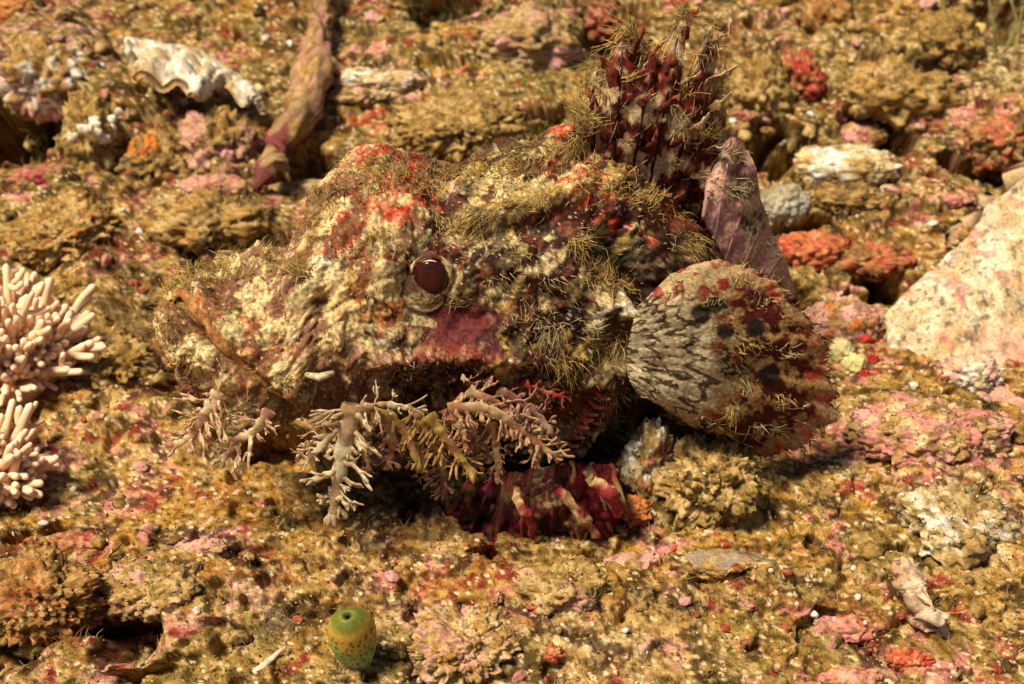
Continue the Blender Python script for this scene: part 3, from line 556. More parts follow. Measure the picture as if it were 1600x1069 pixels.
# branching chin tentacles
def frond(pts, Y, w, nb, blen, cols, seed, side=0, name='chin_tentacle', Y2=None):
    r = np.random.default_rng(seed); b = MB(); pts = np.array(pts, float)
    ctl = at_y(pts[:, 0], pts[:, 1], np.linspace(Y, Y if Y2 is None else Y2, len(pts))); P = spline(ctl, 26)
    ca, cb = np.array(cols[0]), np.array(cols[1])
    def add(Pc, R, ns, t0):
        Vt, Ft, t = tube(Pc, R, max(ns - 1, 5), .32); Vt = Vt + (np.stack([vn3(Vt * 700, 21), vn3(Vt * 700, 22), vn3(Vt * 700, 23)], 1) - .5) * .0012; band = sstep(.35, .6, np.sin(t * 9 + t0 * 20 + r.uniform(0, 6)) * .5 + .5)
        b.add(Vt, Ft, mix(ca, cb, .75 * band) * (.75 + .4 * vn3(Vt * 1500, 8))[:, None])
    add(P, w * PX * np.linspace(1.05, .5, 26) * (1 + .15 * np.sin(np.arange(26) * 1.3)), 10, 0)
    nb = int(nb * 1.9); w = w * .92
    for k in range(nb):
        f = float(np.clip((k + .7) / (nb + .3) + r.uniform(-.05, .05), .05, .98)); i = min(int(f * 25), 24); T = P[i + 1] - P[i]; T /= np.linalg.norm(T)
        S = np.cross(T, FWD); S /= np.linalg.norm(S); sg = (1 if k % 2 else -1) if side == 0 else side
        L = blen * PX * r.uniform(.3, 1.25) * (1 - .35 * f)
        dr = S * sg * r.uniform(.6, 1) + T * r.uniform(.25, .8) + FWD * r.uniform(-.45, .3); dr /= np.linalg.norm(dr)
        e = P[i] + dr * L + np.array([0, 0, -.12]) * L; Pb = spline([P[i], P[i] + dr * L * .5 + r.normal(0, .06, 3) * L, e], 7)
        rw = w * PX * r.uniform(.27, .42); add(Pb, rw * np.linspace(1, .7, 7), 6, f)
        for q in range(r.integers(2, 5)):
            m = r.integers(2, 6); d2 = dr + r.normal(0, .6, 3); d2 /= np.linalg.norm(d2); add(spline([Pb[m], Pb[m] + d2 * L * .25, Pb[m] + (d2 + dr * .3) * L * r.uniform(.3, .55)], 5), rw * np.linspace(.75, .5, 5), 5, f + q)
    for q in range(3):
        T = P[-1] - P[-2]; T /= np.linalg.norm(T); S = np.cross(T, FWD); d2 = T + S * (q - 1) * .55 + r.normal(0, .15, 3); d2 /= np.linalg.norm(d2)
        add(spline([P[-2], P[-1] + d2 * blen * PX * .2, P[-1] + d2 * blen * PX * r.uniform(.4, .6)], 6), w * PX * np.linspace(.45, .3, 6), 6, q)
    return b.build(name, M_FLAP, FISH)
CF = [(.78, .65, .38), (.50, .27, .11)]; CPk = [(.66, .45, .22), (.44, .14, .08)]; CY = [(.54, .36, .09), (.42, .17, .08)]; CD = [(.40, .25, .12), (.24, .08, .05)]
frond([(345, 612), (322, 648), (296, 684), (278, 694)], -.050, 12, 10, 44, [(.80, .60, .32), (.50, .18, .10)], 1)
frond([(420, 640), (400, 672), (372, 690), (350, 715)], -.050, 10, 8, 40, [(.80, .62, .34), (.52, .22, .12)], 2)
frond([(340, 615), (350, 650), (345, 690)], -.044, 5, 4, 22, CPk, 12)
frond([(330, 600), (300, 612), (285, 608)], -.042, 5, 4, 18, [(.45, .16, .1), (.3, .08, .06)], 13)
frond([(552, 632), (540, 690), (528, 745), (521, 800)], -.056, 15, 15, 46, CF, 3)
frond([(545, 660), (510, 690), (480, 720)], -.055, 7, 6, 28, CF, 4)
frond([(556, 640), (600, 632), (650, 640)], -.055, 7, 5, 30, CF, 5)
frond([(575, 640), (615, 655), (640, 690), (655, 732)], -.052, 10, 4, 22, CY, 6)
frond([(670, 650), (700, 690), (735, 735)], -.052, 10, 8, 34, CY, 7)
frond([(700, 640), (760, 640), (810, 670), (865, 712)], -.052, 11, 14, 36, [(.62, .42, .20), (.44, .15, .08)], 8)
frond([(730, 610), (790, 640), (840, 700)], -.050, 9, 10, 30, CPk, 9)
frond([(765, 660), (775, 700), (778, 745)], -.047, 8, 7, 26, CPk, 10)
frond([(680, 690), (690, 730), (695, 770)], -.045, 8, 9, 28, CD, 11)
frond([(620, 660), (660, 720), (668, 750)], -.043, 8, 7, 26, CD, 14)
frond([(820, 600), (850, 612), (885, 622)], -.047, 5, 5, 16, [(.45, .06, .04), (.5, .2, .12)], 15)
frond([(720, 590), (745, 602), (735, 600)], -.047, 4, 4, 14, CPk, 16)
CM = [(.50, .33, .20), (.26, .06, .05)]
for k, (pts, yy, wd, nb_, bl) in enumerate([([(600, 650), (612, 690), (608, 725)], -.050, 8, 7, 26), ([(650, 640), (668, 680), (690, 715)], -.051, 9, 8, 28), ([(730, 650), (742, 700), (738, 740)], -.049, 8, 8, 26), ([(800, 640), (826, 680), (838, 722)], -.050, 8, 8, 24), ([(780, 610), (830, 640), (872, 690)], -.050, 9, 9, 26), ([(690, 640), (720, 670), (728, 700)], -.053, 7, 7, 22), ([(500, 650), (490, 690), (470, 712)], -.050, 6, 6, 22), ([(590, 640), (570, 690), (575, 730)], -.054, 8, 8, 26)]):
    frond(pts, yy, wd, nb_, bl, CM if k in (2, 3, 4) else (CY if k == 1 else CPk), 60 + k)
def gill_nubs():
    for k, (x, y) in enumerate([(885, 690), (893, 676), (900, 660), (908, 650), (914, 640), (922, 628), (932, 615)]):
        p, n = on_fish(x, y); Vt, Ft, t = tube([p - n * .001, p + n * .0016 + np.array([.001, 0, 0]), p + n * .003 + np.array([.0026, 0, .0012])], [.0009, .0009, .0006], 6)
        mk('gill_cover_nub', Vt, Ft, mix((.5, .05, .04), (.62, .3, .2), t), M_FLAP, FISH)
gill_nubs()

# fins: a sheet between an inner and an outer edge, with thickness, ribbed by rays
def sheet(P, thick, N=None):
    nu, nv = P.shape[:2]
    a = np.gradient(P, axis=0); c = np.gradient(P, axis=1); n = np.cross(a, c); n /= np.linalg.norm(n, axis=2)[..., None] + 1e-12
    if n[nu // 2, nv // 2] @ (CAM - P[nu // 2, nv // 2]) < 0: n = -n
    V = np.concatenate([(P + n * thick / 2).reshape(-1, 3), (P - n * thick / 2).reshape(-1, 3)]); f = gridF(nu, nv); k = nu * nv
    e = np.concatenate([np.arange(nv), np.arange(1, nu) * nv + nv - 1, (nu - 1) * nv + np.arange(nv - 2, -1, -1), np.arange(nu - 2, -1, -1) * nv])
    s = np.stack([e[:-1], e[1:], e[1:] + k, e[:-1] + k], 1)
    return V, [np.concatenate([f, f[:, ::-1] + k, s])], n
def pectoral():
    root = empty('pectoral_fin', (0, 0, 0)); root.parent = FISH
    inn = spline([(1000, 478), (988, 510), (980, 550), (984, 590), (1000, 618)], 240); out = spline([(1050, 428), (1110, 408), (1180, 422), (1240, 470), (1285, 540), (1306, 610), (1300, 662), (1262, 690), (1200, 712), (1120, 690), (1062, 640)], 240)
    nr, nt_ = 100, 240; t = np.linspace(0, 1, nr)[:, None]; s = np.linspace(0, 1, nt_)[None]
    px = inn[None, :, 0] * (1 - t) + out[None, :, 0] * t; py = inn[None, :, 1] * (1 - t) + out[None, :, 1] * t
    NR = 17; rayp = np.cos(s * NR * 2 * math.pi)
    sc_ = 1 + .006 * rayp * t ** 3 + .10 * (fbm2(s * 42 + 0 * t, 0 * s + 0 * t, 3, 78) - .5) * t ** 3 + .06 * (fbm2(s * 9 + 0 * t, 0 * s + 0 * t + 3, 3, 77) - .5) * t ** 2; px = 985 + (px - 985) * sc_; py = 545 + (py - 545) * sc_          # scalloped edge
    Y = -.038 - .007 * np.sin(np.clip(t * 1.25, 0, 1) * math.pi) * (1 - .2 * s) + .030 * t ** 1.5 * (.35 + .65 * s) + .008 * (1 - s) * t
    Y = Y - .0001 * rayp * sstep(0, .2, t) - .006 * np.exp(-((s - .72) / .10) ** 2) * t
    n1 = fbm2(px * .018, py * .018, 2, 31); Y = Y - .0040 * (n1 - .5) - .0004 * np.abs(2 * fbm2(px * .16, py * .16, 3, 33) - 1)
    P = at_y(px.ravel(), py.ravel(), Y.ravel()).reshape(nr, nt_, 3)
    V_, F_, n = sheet(P, .0009)
    zz = np.abs(((s * NR * 1.3 + .5 * fbm2(s * 8 + 0 * t, t * 3 + 0 * s, 2, 3)) % 2) - 1) + 0 * t; nz = fbm2(px * .028, py * .028, 3, 41); nf = fbm2(px * .25, py * .25, 3, 43)
    band = (t * 5.6 + .62 * zz + 1.6 * (nz - .5) + .45 * (nf - .5)) % 1.0
    c = mix((.36, .28, .155), (.47, .37, .20), sstep(.4, .6, nf)); c = mix(c, np.broadcast_to((.055, .028, .013), c.shape), sstep(.34, .26, np.abs(band - .3) * 2) * .94)
    tw = t + .16 * (nz - .5) + .03 * (zz - .5)
    c2 = mix((.30, .20, .07), (.016, .010, .006), sstep(.42, .52, fbm2(px * .045, py * .045, 3, 47))); c2 = mix(c2, np.broadcast_to((.5, .38, .16), c2.shape), .8 * sstep(.55, .62, nf))
    c2 = mix(c2, np.broadcast_to((.22, .05, .018), c2.shape), .7 * sstep(.55, .6, fbm2(px * .05, py * .05, 3, 49))); c = mix(c, c2, sstep(.42, .50, tw + .10 * (nf - .5)))
    cr = mix((.060, .008, .005), (.34, .19, .06), sstep(.54, .60, fbm2(px * .07, py * .07, 3, 53)) * .9); c = mix(c, cr, sstep(.60, .66, tw + .12 * (nf - .5)))
    ce = mix((.36, .22, .09), (.27, .13, .05), sstep(.4, .6, nf)); ce = mix(ce, np.broadcast_to((.38, .03, .02), ce.shape), .85 * sstep(.60, .64, fbm2(px * .06, py * .06, 3, 59))); c = mix(c, ce, sstep(.90, .93, tw + .10 * (nf - .5)))
    up = sstep(.30, .12, s + .25 * (nz - .5) + 0 * t) * sstep(.2, .4, t); cu = mix((.44, .31, .14), (.28, .028, .016), sstep(.48, .54, fbm2(px * .06, py * .06, 3, 57))); c = mix(c, cu, up * .9)
    lo = .9 * sstep(.84, .90, s + .1 * (nz - .5) + 0 * t) * sstep(.3, .5, t); cl = mix((.05, .006, .004), (.14, .02, .008), sstep(.45, .55, nf)); c = mix(c, cl, lo)
    for (x, y, rr) in [(1092, 488, 17), (1118, 478, 13), (1198, 588, 20), (1130, 520, 14), (1180, 512, 16)]:
        d = np.hypot(px - x, (py - y) * 1.1) / rr + .9 * (nz - .5); c = mix(c, np.broadcast_to((.010, .008, .006), c.shape), .9 * sstep(1.15, .7, d))
    c = c.reshape(-1, 3)
    mk('membrane', V_, F_, np.concatenate([c, c]), M_FIN, root)
    for k in range(NR + 1):
        j = min(int(round(k / NR * (nt_ - 1))), nt_ - 1); q = np.arange(6, nr, 6); Pq = P[q, j] + n[q, j] * .0001
        Vt, Ft, tt = tube(Pq, np.linspace(.0004, .00025, len(q)), 6, .8); cc = c.reshape(nr, nt_, 3)[q, j]; cc = np.concatenate([cc, cc[-1:], cc[-1:]])
        mk('fin_ray', Vt, Ft, np.repeat(cc, 6, 0) * 1.05, M_FIN, root)
    cx, cy = proj(P.reshape(-1, 3)); PP = P.reshape(-1, 3); NN = n.reshape(-1, 3)
    def on_fin(x, y):
        i = np.argmin((cx - x) ** 2 + (cy - y) ** 2); return PP[i] + NN[i] * .0004, NN[i]
    r = np.random.default_rng(5)
    jj = r.integers(40, nt_ - 6, 420); Pq = P[-1, jj] * .97 + P[-6, jj] * .03; dq = P[-1, jj] - P[-12, jj]; dq /= np.linalg.norm(dq, axis=1)[:, None]
    V_, F_, tq, sid = strands(Pq - dq * .001, dq, PX * r.uniform(6, 22, 420), PX * r.uniform(1.2, 3.2, 420), r, 4, 1.2, 4, .4); pf = np.array([(.38, .25, .10), (.30, .17, .06), (.17, .02, .012), (.10, .014, .008), (.46, .33, .15)])
    fo = mk('fin_fringe', V_, F_, pf[r.choice(5, 420)][sid], M_FLAP, root); fo['kind'] = 'stuff'
    for k, (x, y, nn, ln) in enumerate([(1130, 668, 12, 30), (1185, 668, 10, 26), (1215, 672, 8, 24), (1090, 655, 6, 26), (1200, 545, 10, 28), (1220, 555, 9, 26), (1160, 540, 8, 20), (1110, 470, 10, 20), (1160, 440, 14, 16), (1195, 475, 12, 18), (1230, 500, 10, 16), (1160, 600, 8, 20), (1220, 620, 10, 18), (1060, 450, 10, 18), (1140, 640, 10, 22), (1250, 640, 8, 18)]):
        tassel(x, y, nn, ln, 9, PT if k % 2 else YT, 2000 + k, (.2, -.3, -.5 if y > 600 else .1), 1.3, root, 'fin_tassel', on_fin)
pectoral()
def fan(name, base, tips, Yb, Yt, colf, nray, parent, notch=.10, thick=.0012, bulge=0., rad=(.0013, .0005), rayc=None, seed=0, mat=None, ruf=.004):
    """fin with spines: base and tip polylines in photo pixels, membrane notched between spines"""
    root = empty(name, (0, 0, 0)); root.parent = parent
    nt_, nr = max(15 * nray, 130), 60; b = spline(base, nt_); e = spline(tips, nt_); t = np.linspace(0, 1, nr)[:, None]; s = np.linspace(0, 1, nt_)[None]
    w_ = .5 - .5 * np.cos(s * (nray - 1) * 2 * math.pi); L = 1 - notch * w_ * (1 + 1.6 * (vn2(s * 11, s * 0, seed) - .5)) - .5 * notch * (fbm2(s * 60, s * 0, 3, seed) - .3)
    tt = t * L; px = b[None, :, 0] * (1 - tt) + e[None, :, 0] * tt; py = b[None, :, 1] * (1 - tt) + e[None, :, 1] * tt
    yb = np.interp(np.linspace(0, 1, nt_), np.linspace(0, 1, len(Yb)), Yb); yt = np.interp(np.linspace(0, 1, nt_), np.linspace(0, 1, len(Yt)), Yt)
    Y = yb[None] * (1 - tt) + yt[None] * tt - bulge * np.sin(tt * math.pi) + .0022 * w_ * tt + ruf * (fbm2(px * .03, py * .03, 3, seed + 3) - .5)
    P = at_y(px.ravel(), py.ravel(), Y.ravel()).reshape(nr, nt_, 3); V_, F_, n = sheet(P, thick); c = colf(px, py, s, t).reshape(-1, 3)
    mk('membrane', V_, F_, np.concatenate([c, c]), mat or M_FIN, root)
    for k in range(nray):
        j = min(int(round(k / (nray - 1) * (nt_ - 1))), nt_ - 1); q = np.arange(0, nr, 7); d = P[-1, j] - P[-14, j]
        Pq = np.concatenate([P[q, j] + n[q, j] * thick * .3, (P[-1, j] + d * .15)[None]]); Vt, Ft, tv = tube(Pq, np.linspace(rad[0], rad[1], len(Pq)), 8)
        cc = c.reshape(nr, nt_, 3)[np.minimum((tv * (nr - 1)).astype(int), nr - 1), j] if rayc is None else rayc(tv, k)
        mk('fin_spine', Vt, Ft, cc, M_FLAP, root)
    cx, cy = proj(P.reshape(-1, 3)); PP = P.reshape(-1, 3); NN = n.reshape(-1, 3)
    def on(x, y):
        i = np.argmin((cx - x) ** 2 + (cy - y) ** 2); return PP[i] + NN[i] * thick * .5, NN[i]
    return root, on
def dors_col(px, py, s, t):
    n1 = fbm2(px * .022, py * .022, 3, 61); n2 = fbm2(px * .11, py * .11, 3, 63, .6)
    c = mix((.040, .008, .005), (.20, .022, .010), sstep(.42, .6, n2)); c = mix(c, np.broadcast_to((.42, .28, .14), c.shape),   .9 * sstep(.54, .60, n1 + .14 * (s - .55) + .10 * (t - .6) + .25 * (n2 - .5)))
    c = mix(c, np.broadcast_to((.40, .24, .08), c.shape), .8 * sstep(.22, .08, s + .2 * (n2 - .5) + 0 * t)); c = mix(c, np.broadcast_to((.45, .26, .06), c.shape), .8 * sstep(.88, .98, t + .1 * (n2 - .5)))
    return mix(c, np.broadcast_to((.55, .42, .24), c.shape), .6 * sstep(.68, .72, n2))
DB = [(892, 248), (940, 256), (1000, 285), (1050, 322), (1085, 350), (1105, 380)]; DT = [(906, 160), (936, 86), (985, 34), (1024, 66), (1078, 6), (1126, 44), (1132, 100), (1132, 170), (1140, 240)]
def dspine(tv, k): return mix((.035, .010, .006), (.46, .33, .16), sstep(.55, 1.0, tv + .15 * np.sin(tv * 30 + k)))
DF, on_d = fan('dorsal_fin', DB, DT, [.004, .012, .022, .030], [.016, .024, .032, .038, .040], dors_col, 9, FISH, .24, .0016, .006, (.0008, .0003), dspine, 11)
def shred(x, y, L, w, ang, c0, c1, seed):
    r = np.random.default_rng(seed); p, n = on_d(x, y); d = RGT * math.cos(ang) + UPV * math.sin(ang); L = L * r.uniform(.45, .95); d = d + RGT * r.normal(0, .25); P = spline([p - d * .001, p + d * L * .5 * PX + n * .0012 + RGT * r.normal(0, .0015), p + d * L * PX + n * r.uniform(0, .004)], 9)
    Vt, Ft, t = tube(P, w * PX * np.interp(np.linspace(0, 1, 9), [0, .35, 1], [.9, 1, .25]), 7, .3, n); Vt = Vt + (np.stack([fbm3(Vt * 420, 3, i) for i in (1, 2, 3)], 1) - .5) * .0040; mk('fin_shred', Vt, Ft, mix(c0, c1, sstep(.2, .9, t)) * (.45 + 1.1 * fbm3(Vt * 500, 3, 3))[:, None], M_SKIN, DF)
r = np.random.default_rng(21)
for k, (x, y, L, w, a, cc) in enumerate([(1088, 90, 60, 9, 1.0, 1), (1100, 130, 46, 8, .8, 1), (1106, 165, 40, 7, .6, 1), (1070, 60, 60, 9, 1.2, 0), (1040, 110, 50, 8, 1.1, 0), (1012, 110, 46, 8, 1.3, 0), (985, 90, 50, 10, 1.6, 0), (1060, 150, 50, 9, 1.0, 1), (1030, 170, 46, 8, 1.0, 0), (1000, 160, 40, 8, 1.4, 0), (960, 130, 40, 9, 1.8, 0), (930, 170, 36, 8, 1.9, 0), (1080, 200, 46, 9, .9, 1), (1100, 230, 40, 8, .7, 1), (1050, 220, 46, 9, 1.1, 0), (950, 210, 36, 8, 1.7, 0), (1000, 230, 40, 8, 1.3, 0), (1110, 270, 36, 7, .5, 1), (1078, 60, 56, 7, .9, 1), (1095, 50, 40, 6, .7, 1), (915, 215, 30, 8, 2.0, 0)]):
    shred(x, y, L, w, a, (.07, .011, .006) if cc == 0 else (.24, .13, .05), (.24, .055, .018) if cc == 0 else (.60, .44, .22), 40 + k)
for k in range(80):
    s_ = r.random(); t_ = r.uniform(.2, 1); bp = np.array([np.interp(s_, np.linspace(0, 1, len(DB)), [q[i] for q in DB]) for i in (0, 1)]); tp = np.array([np.interp(s_, np.linspace(0, 1, len(DT)), [q[i] for q in DT]) for i in (0, 1)]); q = bp * (1 - t_) + tp * t_
    tassel(q[0], q[1], int(r.integers(3, 9)), r.uniform(12, 24), 5, PT if r.random() < .5 else YT, 3000 + k, (.3, -.3, .2), 1.2, DF, 'fin_tassel', on_d, 1.4)
for k, (x, y) in enumerate([(985, 50), (1000, 60), (1072, 30), (925, 140), (915, 175), (945, 100), (905, 200), (895, 225), (1085, 25)]): tassel(x, y, 34, 24, 9, (.46, .28, .06), 3100 + k, (-.2, 0, .4), 1.0, DF, 'fin_tassel', on_d, 1.4)
def soft_col(px, py, s, t):
    n1 = fbm2(px * .03, py * .03, 3, 71); n2 = fbm2(px * .12, py * .12, 3, 73)
    c = mix((.46, .21, .16), (.54, .28, .22), sstep(.4, .6, n2)); c = mix(c, np.broadcast_to((.16, .07, .04), c.shape), .8 * sstep(.55, .66, s + .4 * (n1 - .5) + 0 * t) * sstep(.44, .52, n2))
    for (x, y, rr) in [(1142, 255, 22), (1160, 292, 22), (1175, 345, 20)]: c = mix(c, np.broadcast_to((.05, .022, .018), c.shape), .85 * sstep(1.3, .7, np.hypot(px - x, py - y) / rr + .6 * (n2 - .5)))  # dark blots paint in the shadows of the fin and its tassels
    return mix(c, np.broadcast_to((.40, .27, .13), c.shape), .8 * sstep(.56, .62, n2 + .2 * (s - .5)))
SB = [(1098, 338), (1130, 400), (1165, 450), (1200, 490)]; ST2 = [(1108, 276), (1124, 236), (1148, 214), (1172, 246), (1188, 312), (1206, 364), (1230, 418), (1242, 462)]
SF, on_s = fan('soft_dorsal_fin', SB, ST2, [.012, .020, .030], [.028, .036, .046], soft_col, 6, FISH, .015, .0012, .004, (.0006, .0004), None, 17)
for k in range(24):
    s_ = (k + .5) / 24; t_ = r.uniform(.45, .98); bp = np.array([np.interp(s_, np.linspace(0, 1, 4), [q[i] for q in SB]) for i in (0, 1)]); tp = np.array([np.interp(s_, np.linspace(0, 1, 8), [q[i] for q in ST2]) for i in (0, 1)]); q = bp * (1 - t_) + tp * t_
    tassel(q[0], q[1], 6, 24, 6, PT, 3200 + k, (.5, -.3, -.3), 1.1, SF, 'fin_tassel', on_s, 1.2)
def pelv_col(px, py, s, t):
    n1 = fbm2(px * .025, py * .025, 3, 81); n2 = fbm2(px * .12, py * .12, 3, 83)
    c = mix((.035, .010, .006), (.15, .065, .024), sstep(.49, .55, n1)); c = mix(c, np.broadcast_to((.15, .008, .012), c.shape), .9 * sstep(.58, .72, s + .3 * (n1 - .5) + 0 * t))  # brown lobes darkened: shade under the fish is painted into the colour
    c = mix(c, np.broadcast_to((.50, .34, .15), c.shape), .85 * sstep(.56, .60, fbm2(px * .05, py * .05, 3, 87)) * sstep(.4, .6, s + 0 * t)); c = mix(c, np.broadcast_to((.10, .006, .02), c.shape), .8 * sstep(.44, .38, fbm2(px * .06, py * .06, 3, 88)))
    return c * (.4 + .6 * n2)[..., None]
def pray(tv, k): return mix((.30, .16, .06) if k > 4 else (.12, .04, .018), (.30, .03, .03), .8 * sstep(.3, .8, np.sin(tv * 9 + k) * .5 + .5))
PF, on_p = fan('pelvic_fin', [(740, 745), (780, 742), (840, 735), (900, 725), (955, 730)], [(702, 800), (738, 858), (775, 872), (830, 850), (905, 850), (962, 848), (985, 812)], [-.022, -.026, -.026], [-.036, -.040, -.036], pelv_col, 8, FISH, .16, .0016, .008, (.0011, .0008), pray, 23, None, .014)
for k, (x, y, x2, y2, w_) in enumerate([(868, 762, 930, 838, 11), (922, 744, 966, 800, 11), (805, 765, 835, 845, 8)]):
    P_ = spline([at1(x, y, -.046), at1((x + x2) / 2 + 4, (y + y2) / 2 - 3, -.0475), at1(x2, y2, -.045)], 18); Vt, Ft, t = tube(P_, w_ * PX * np.interp(np.linspace(0, 1, 18), [0, .15, 1], [.8, 1, .7]), 12, .7)
    Vt = Vt + (np.stack([fbm3(Vt * 300, 2, i) for i in (1, 2, 3)], 1) - .5) * .003; mk('fleshy_ray', Vt, Ft, mix((.44, .27, .10), (.26, .03, .03), sstep(.42, .55, fbm3(Vt * 170, 3, 6 + k))), M_SKIN, PF)

# ================================================================== THE REEF AROUND IT
def GP(px, py, h=0.):
    return hit([px], [py], lambda x, y: mid_f(x, y) + h)[0]
def pal_paint(P, pal, seed, sc_=1.0, up=None, dust=.0, speck=.6):
    a = fbm3(P * 90 * sc_, 4, seed); b = fbm3(P * 190 * sc_, 4, seed + 5, .6); c_ = fbm3(P * 520, 3, seed + 9, .6)
    c = np.broadcast_to(np.array(pal[0]), P.shape).copy()
    for k, pc in enumerate(pal[1:]):
        n = a if k == 0 else fbm3(P * (120 + 60 * k) * sc_, 4, seed + 31 * k, .6); c = mix(c, np.broadcast_to(pc, c.shape), .92 * sstep(.50 + .035 * k, .55 + .035 * k, n))
    if dust: c = mix(c, np.broadcast_to(TAN, c.shape), dust * sstep(.42, .56, b + (.10 * up if up is not None else 0)))
    c = mix(c, np.broadcast_to(BROWN, c.shape), speck * sstep(.42, .34, c_)); c = mix(c, np.broadcast_to(PALE, c.shape), speck * sstep(.60, .67, c_))
    return c
def lump(name, label, cat, px, py, rad, pal, seed, sub=5, rough=.22, knob=0., rot=0., sink=.35, mat=None, group=None, sq=1., dust=.35, tilt=0., parent=None, speck=.6, kscale=3.2, grain=1.):
    rx, ry, rz = rad; g = G(px, py + .85 * rz * (1 - sink)); m = np.linalg.norm(g - CAM) / FPX; R = np.array([rx, ry, rz]) * m
    Vs, Fs = ico(sub); D = np.sign(Vs) * np.abs(Vs) ** sq; D = D / (np.linalg.norm(D, axis=1)[:, None] ** (0.35 if sq != 1. else 1))
    el = R / R.mean()
    q = D * el
    f = 1 + rough * 2 * (fbm3(q * 1.7 + seed, 3, seed) - .5) + rough * .9 * (np.abs(2 * fbm3(q * 5 + seed, 3, seed + 3) - 1) - .35) + rough * .35 * (fbm3(q * 14, 2, seed + 4) - .5)
    if knob: wv = wor3(q * kscale + seed * .37, seed + 7); f = f + knob * (np.sqrt(np.clip(1 - wv * wv * 1.2, 0, 1)) - .5)
    P = D * f[:, None] * R
    ti = math.radians(tilt); x, z = P[:, 0] * math.cos(ti) + P[:, 2] * math.sin(ti), -P[:, 0] * math.sin(ti) + P[:, 2] * math.cos(ti); P = np.stack([x, P[:, 1], z], 1)
    a = math.radians(rot); P = np.stack([P[:, 0] * math.cos(a) - P[:, 1] * math.sin(a), P[:, 0] * math.sin(a) + P[:, 1] * math.cos(a), P[:, 2]], 1)
    W = P + g + np.array([0, 0, R[2] * (1 - 2 * sink) * .5])
    nn = P / R; nn = nn / np.linalg.norm(nn, axis=1)[:, None]; wq = W + (np.stack([vn3(W * 260, 2), vn3(W * 260, 3), vn3(W * 260, 4)], 1)) * .005; w1 = wor3(wq * 140, 31); w2 = wor3(W * 400, 37)
    W = W + nn * (grain * (.0014 * np.sqrt(np.clip(1 - w1 * w1 * 1.2, 0, 1)) + .0007 * np.sqrt(np.clip(1 - w2 * w2 * 1.3, 0, 1)) + .0016 * (np.abs(2 * fbm3(W * 300, 3, 41) - 1) - .4) - .0016))[:, None]
    if cat in ('rock', 'rock slab'): up_ = (nn[:, 2] > .15) & (W[:, 2] > mid_f(W[:, 0], W[:, 1])); ROCKTOPS.append(np.repeat(W[up_], max(1, int(R[0] * R[1] * 4e5 / max(up_.sum(), 1) * 60)), 0) if up_.any() else W[:0])
    o = mk(name, W, Fs, pal_paint(W, pal, seed, 1., Vs[:, 2], dust, speck), mat or M_ROCK, parent)
    if parent is None: tag(o, label, cat, group)
    return o
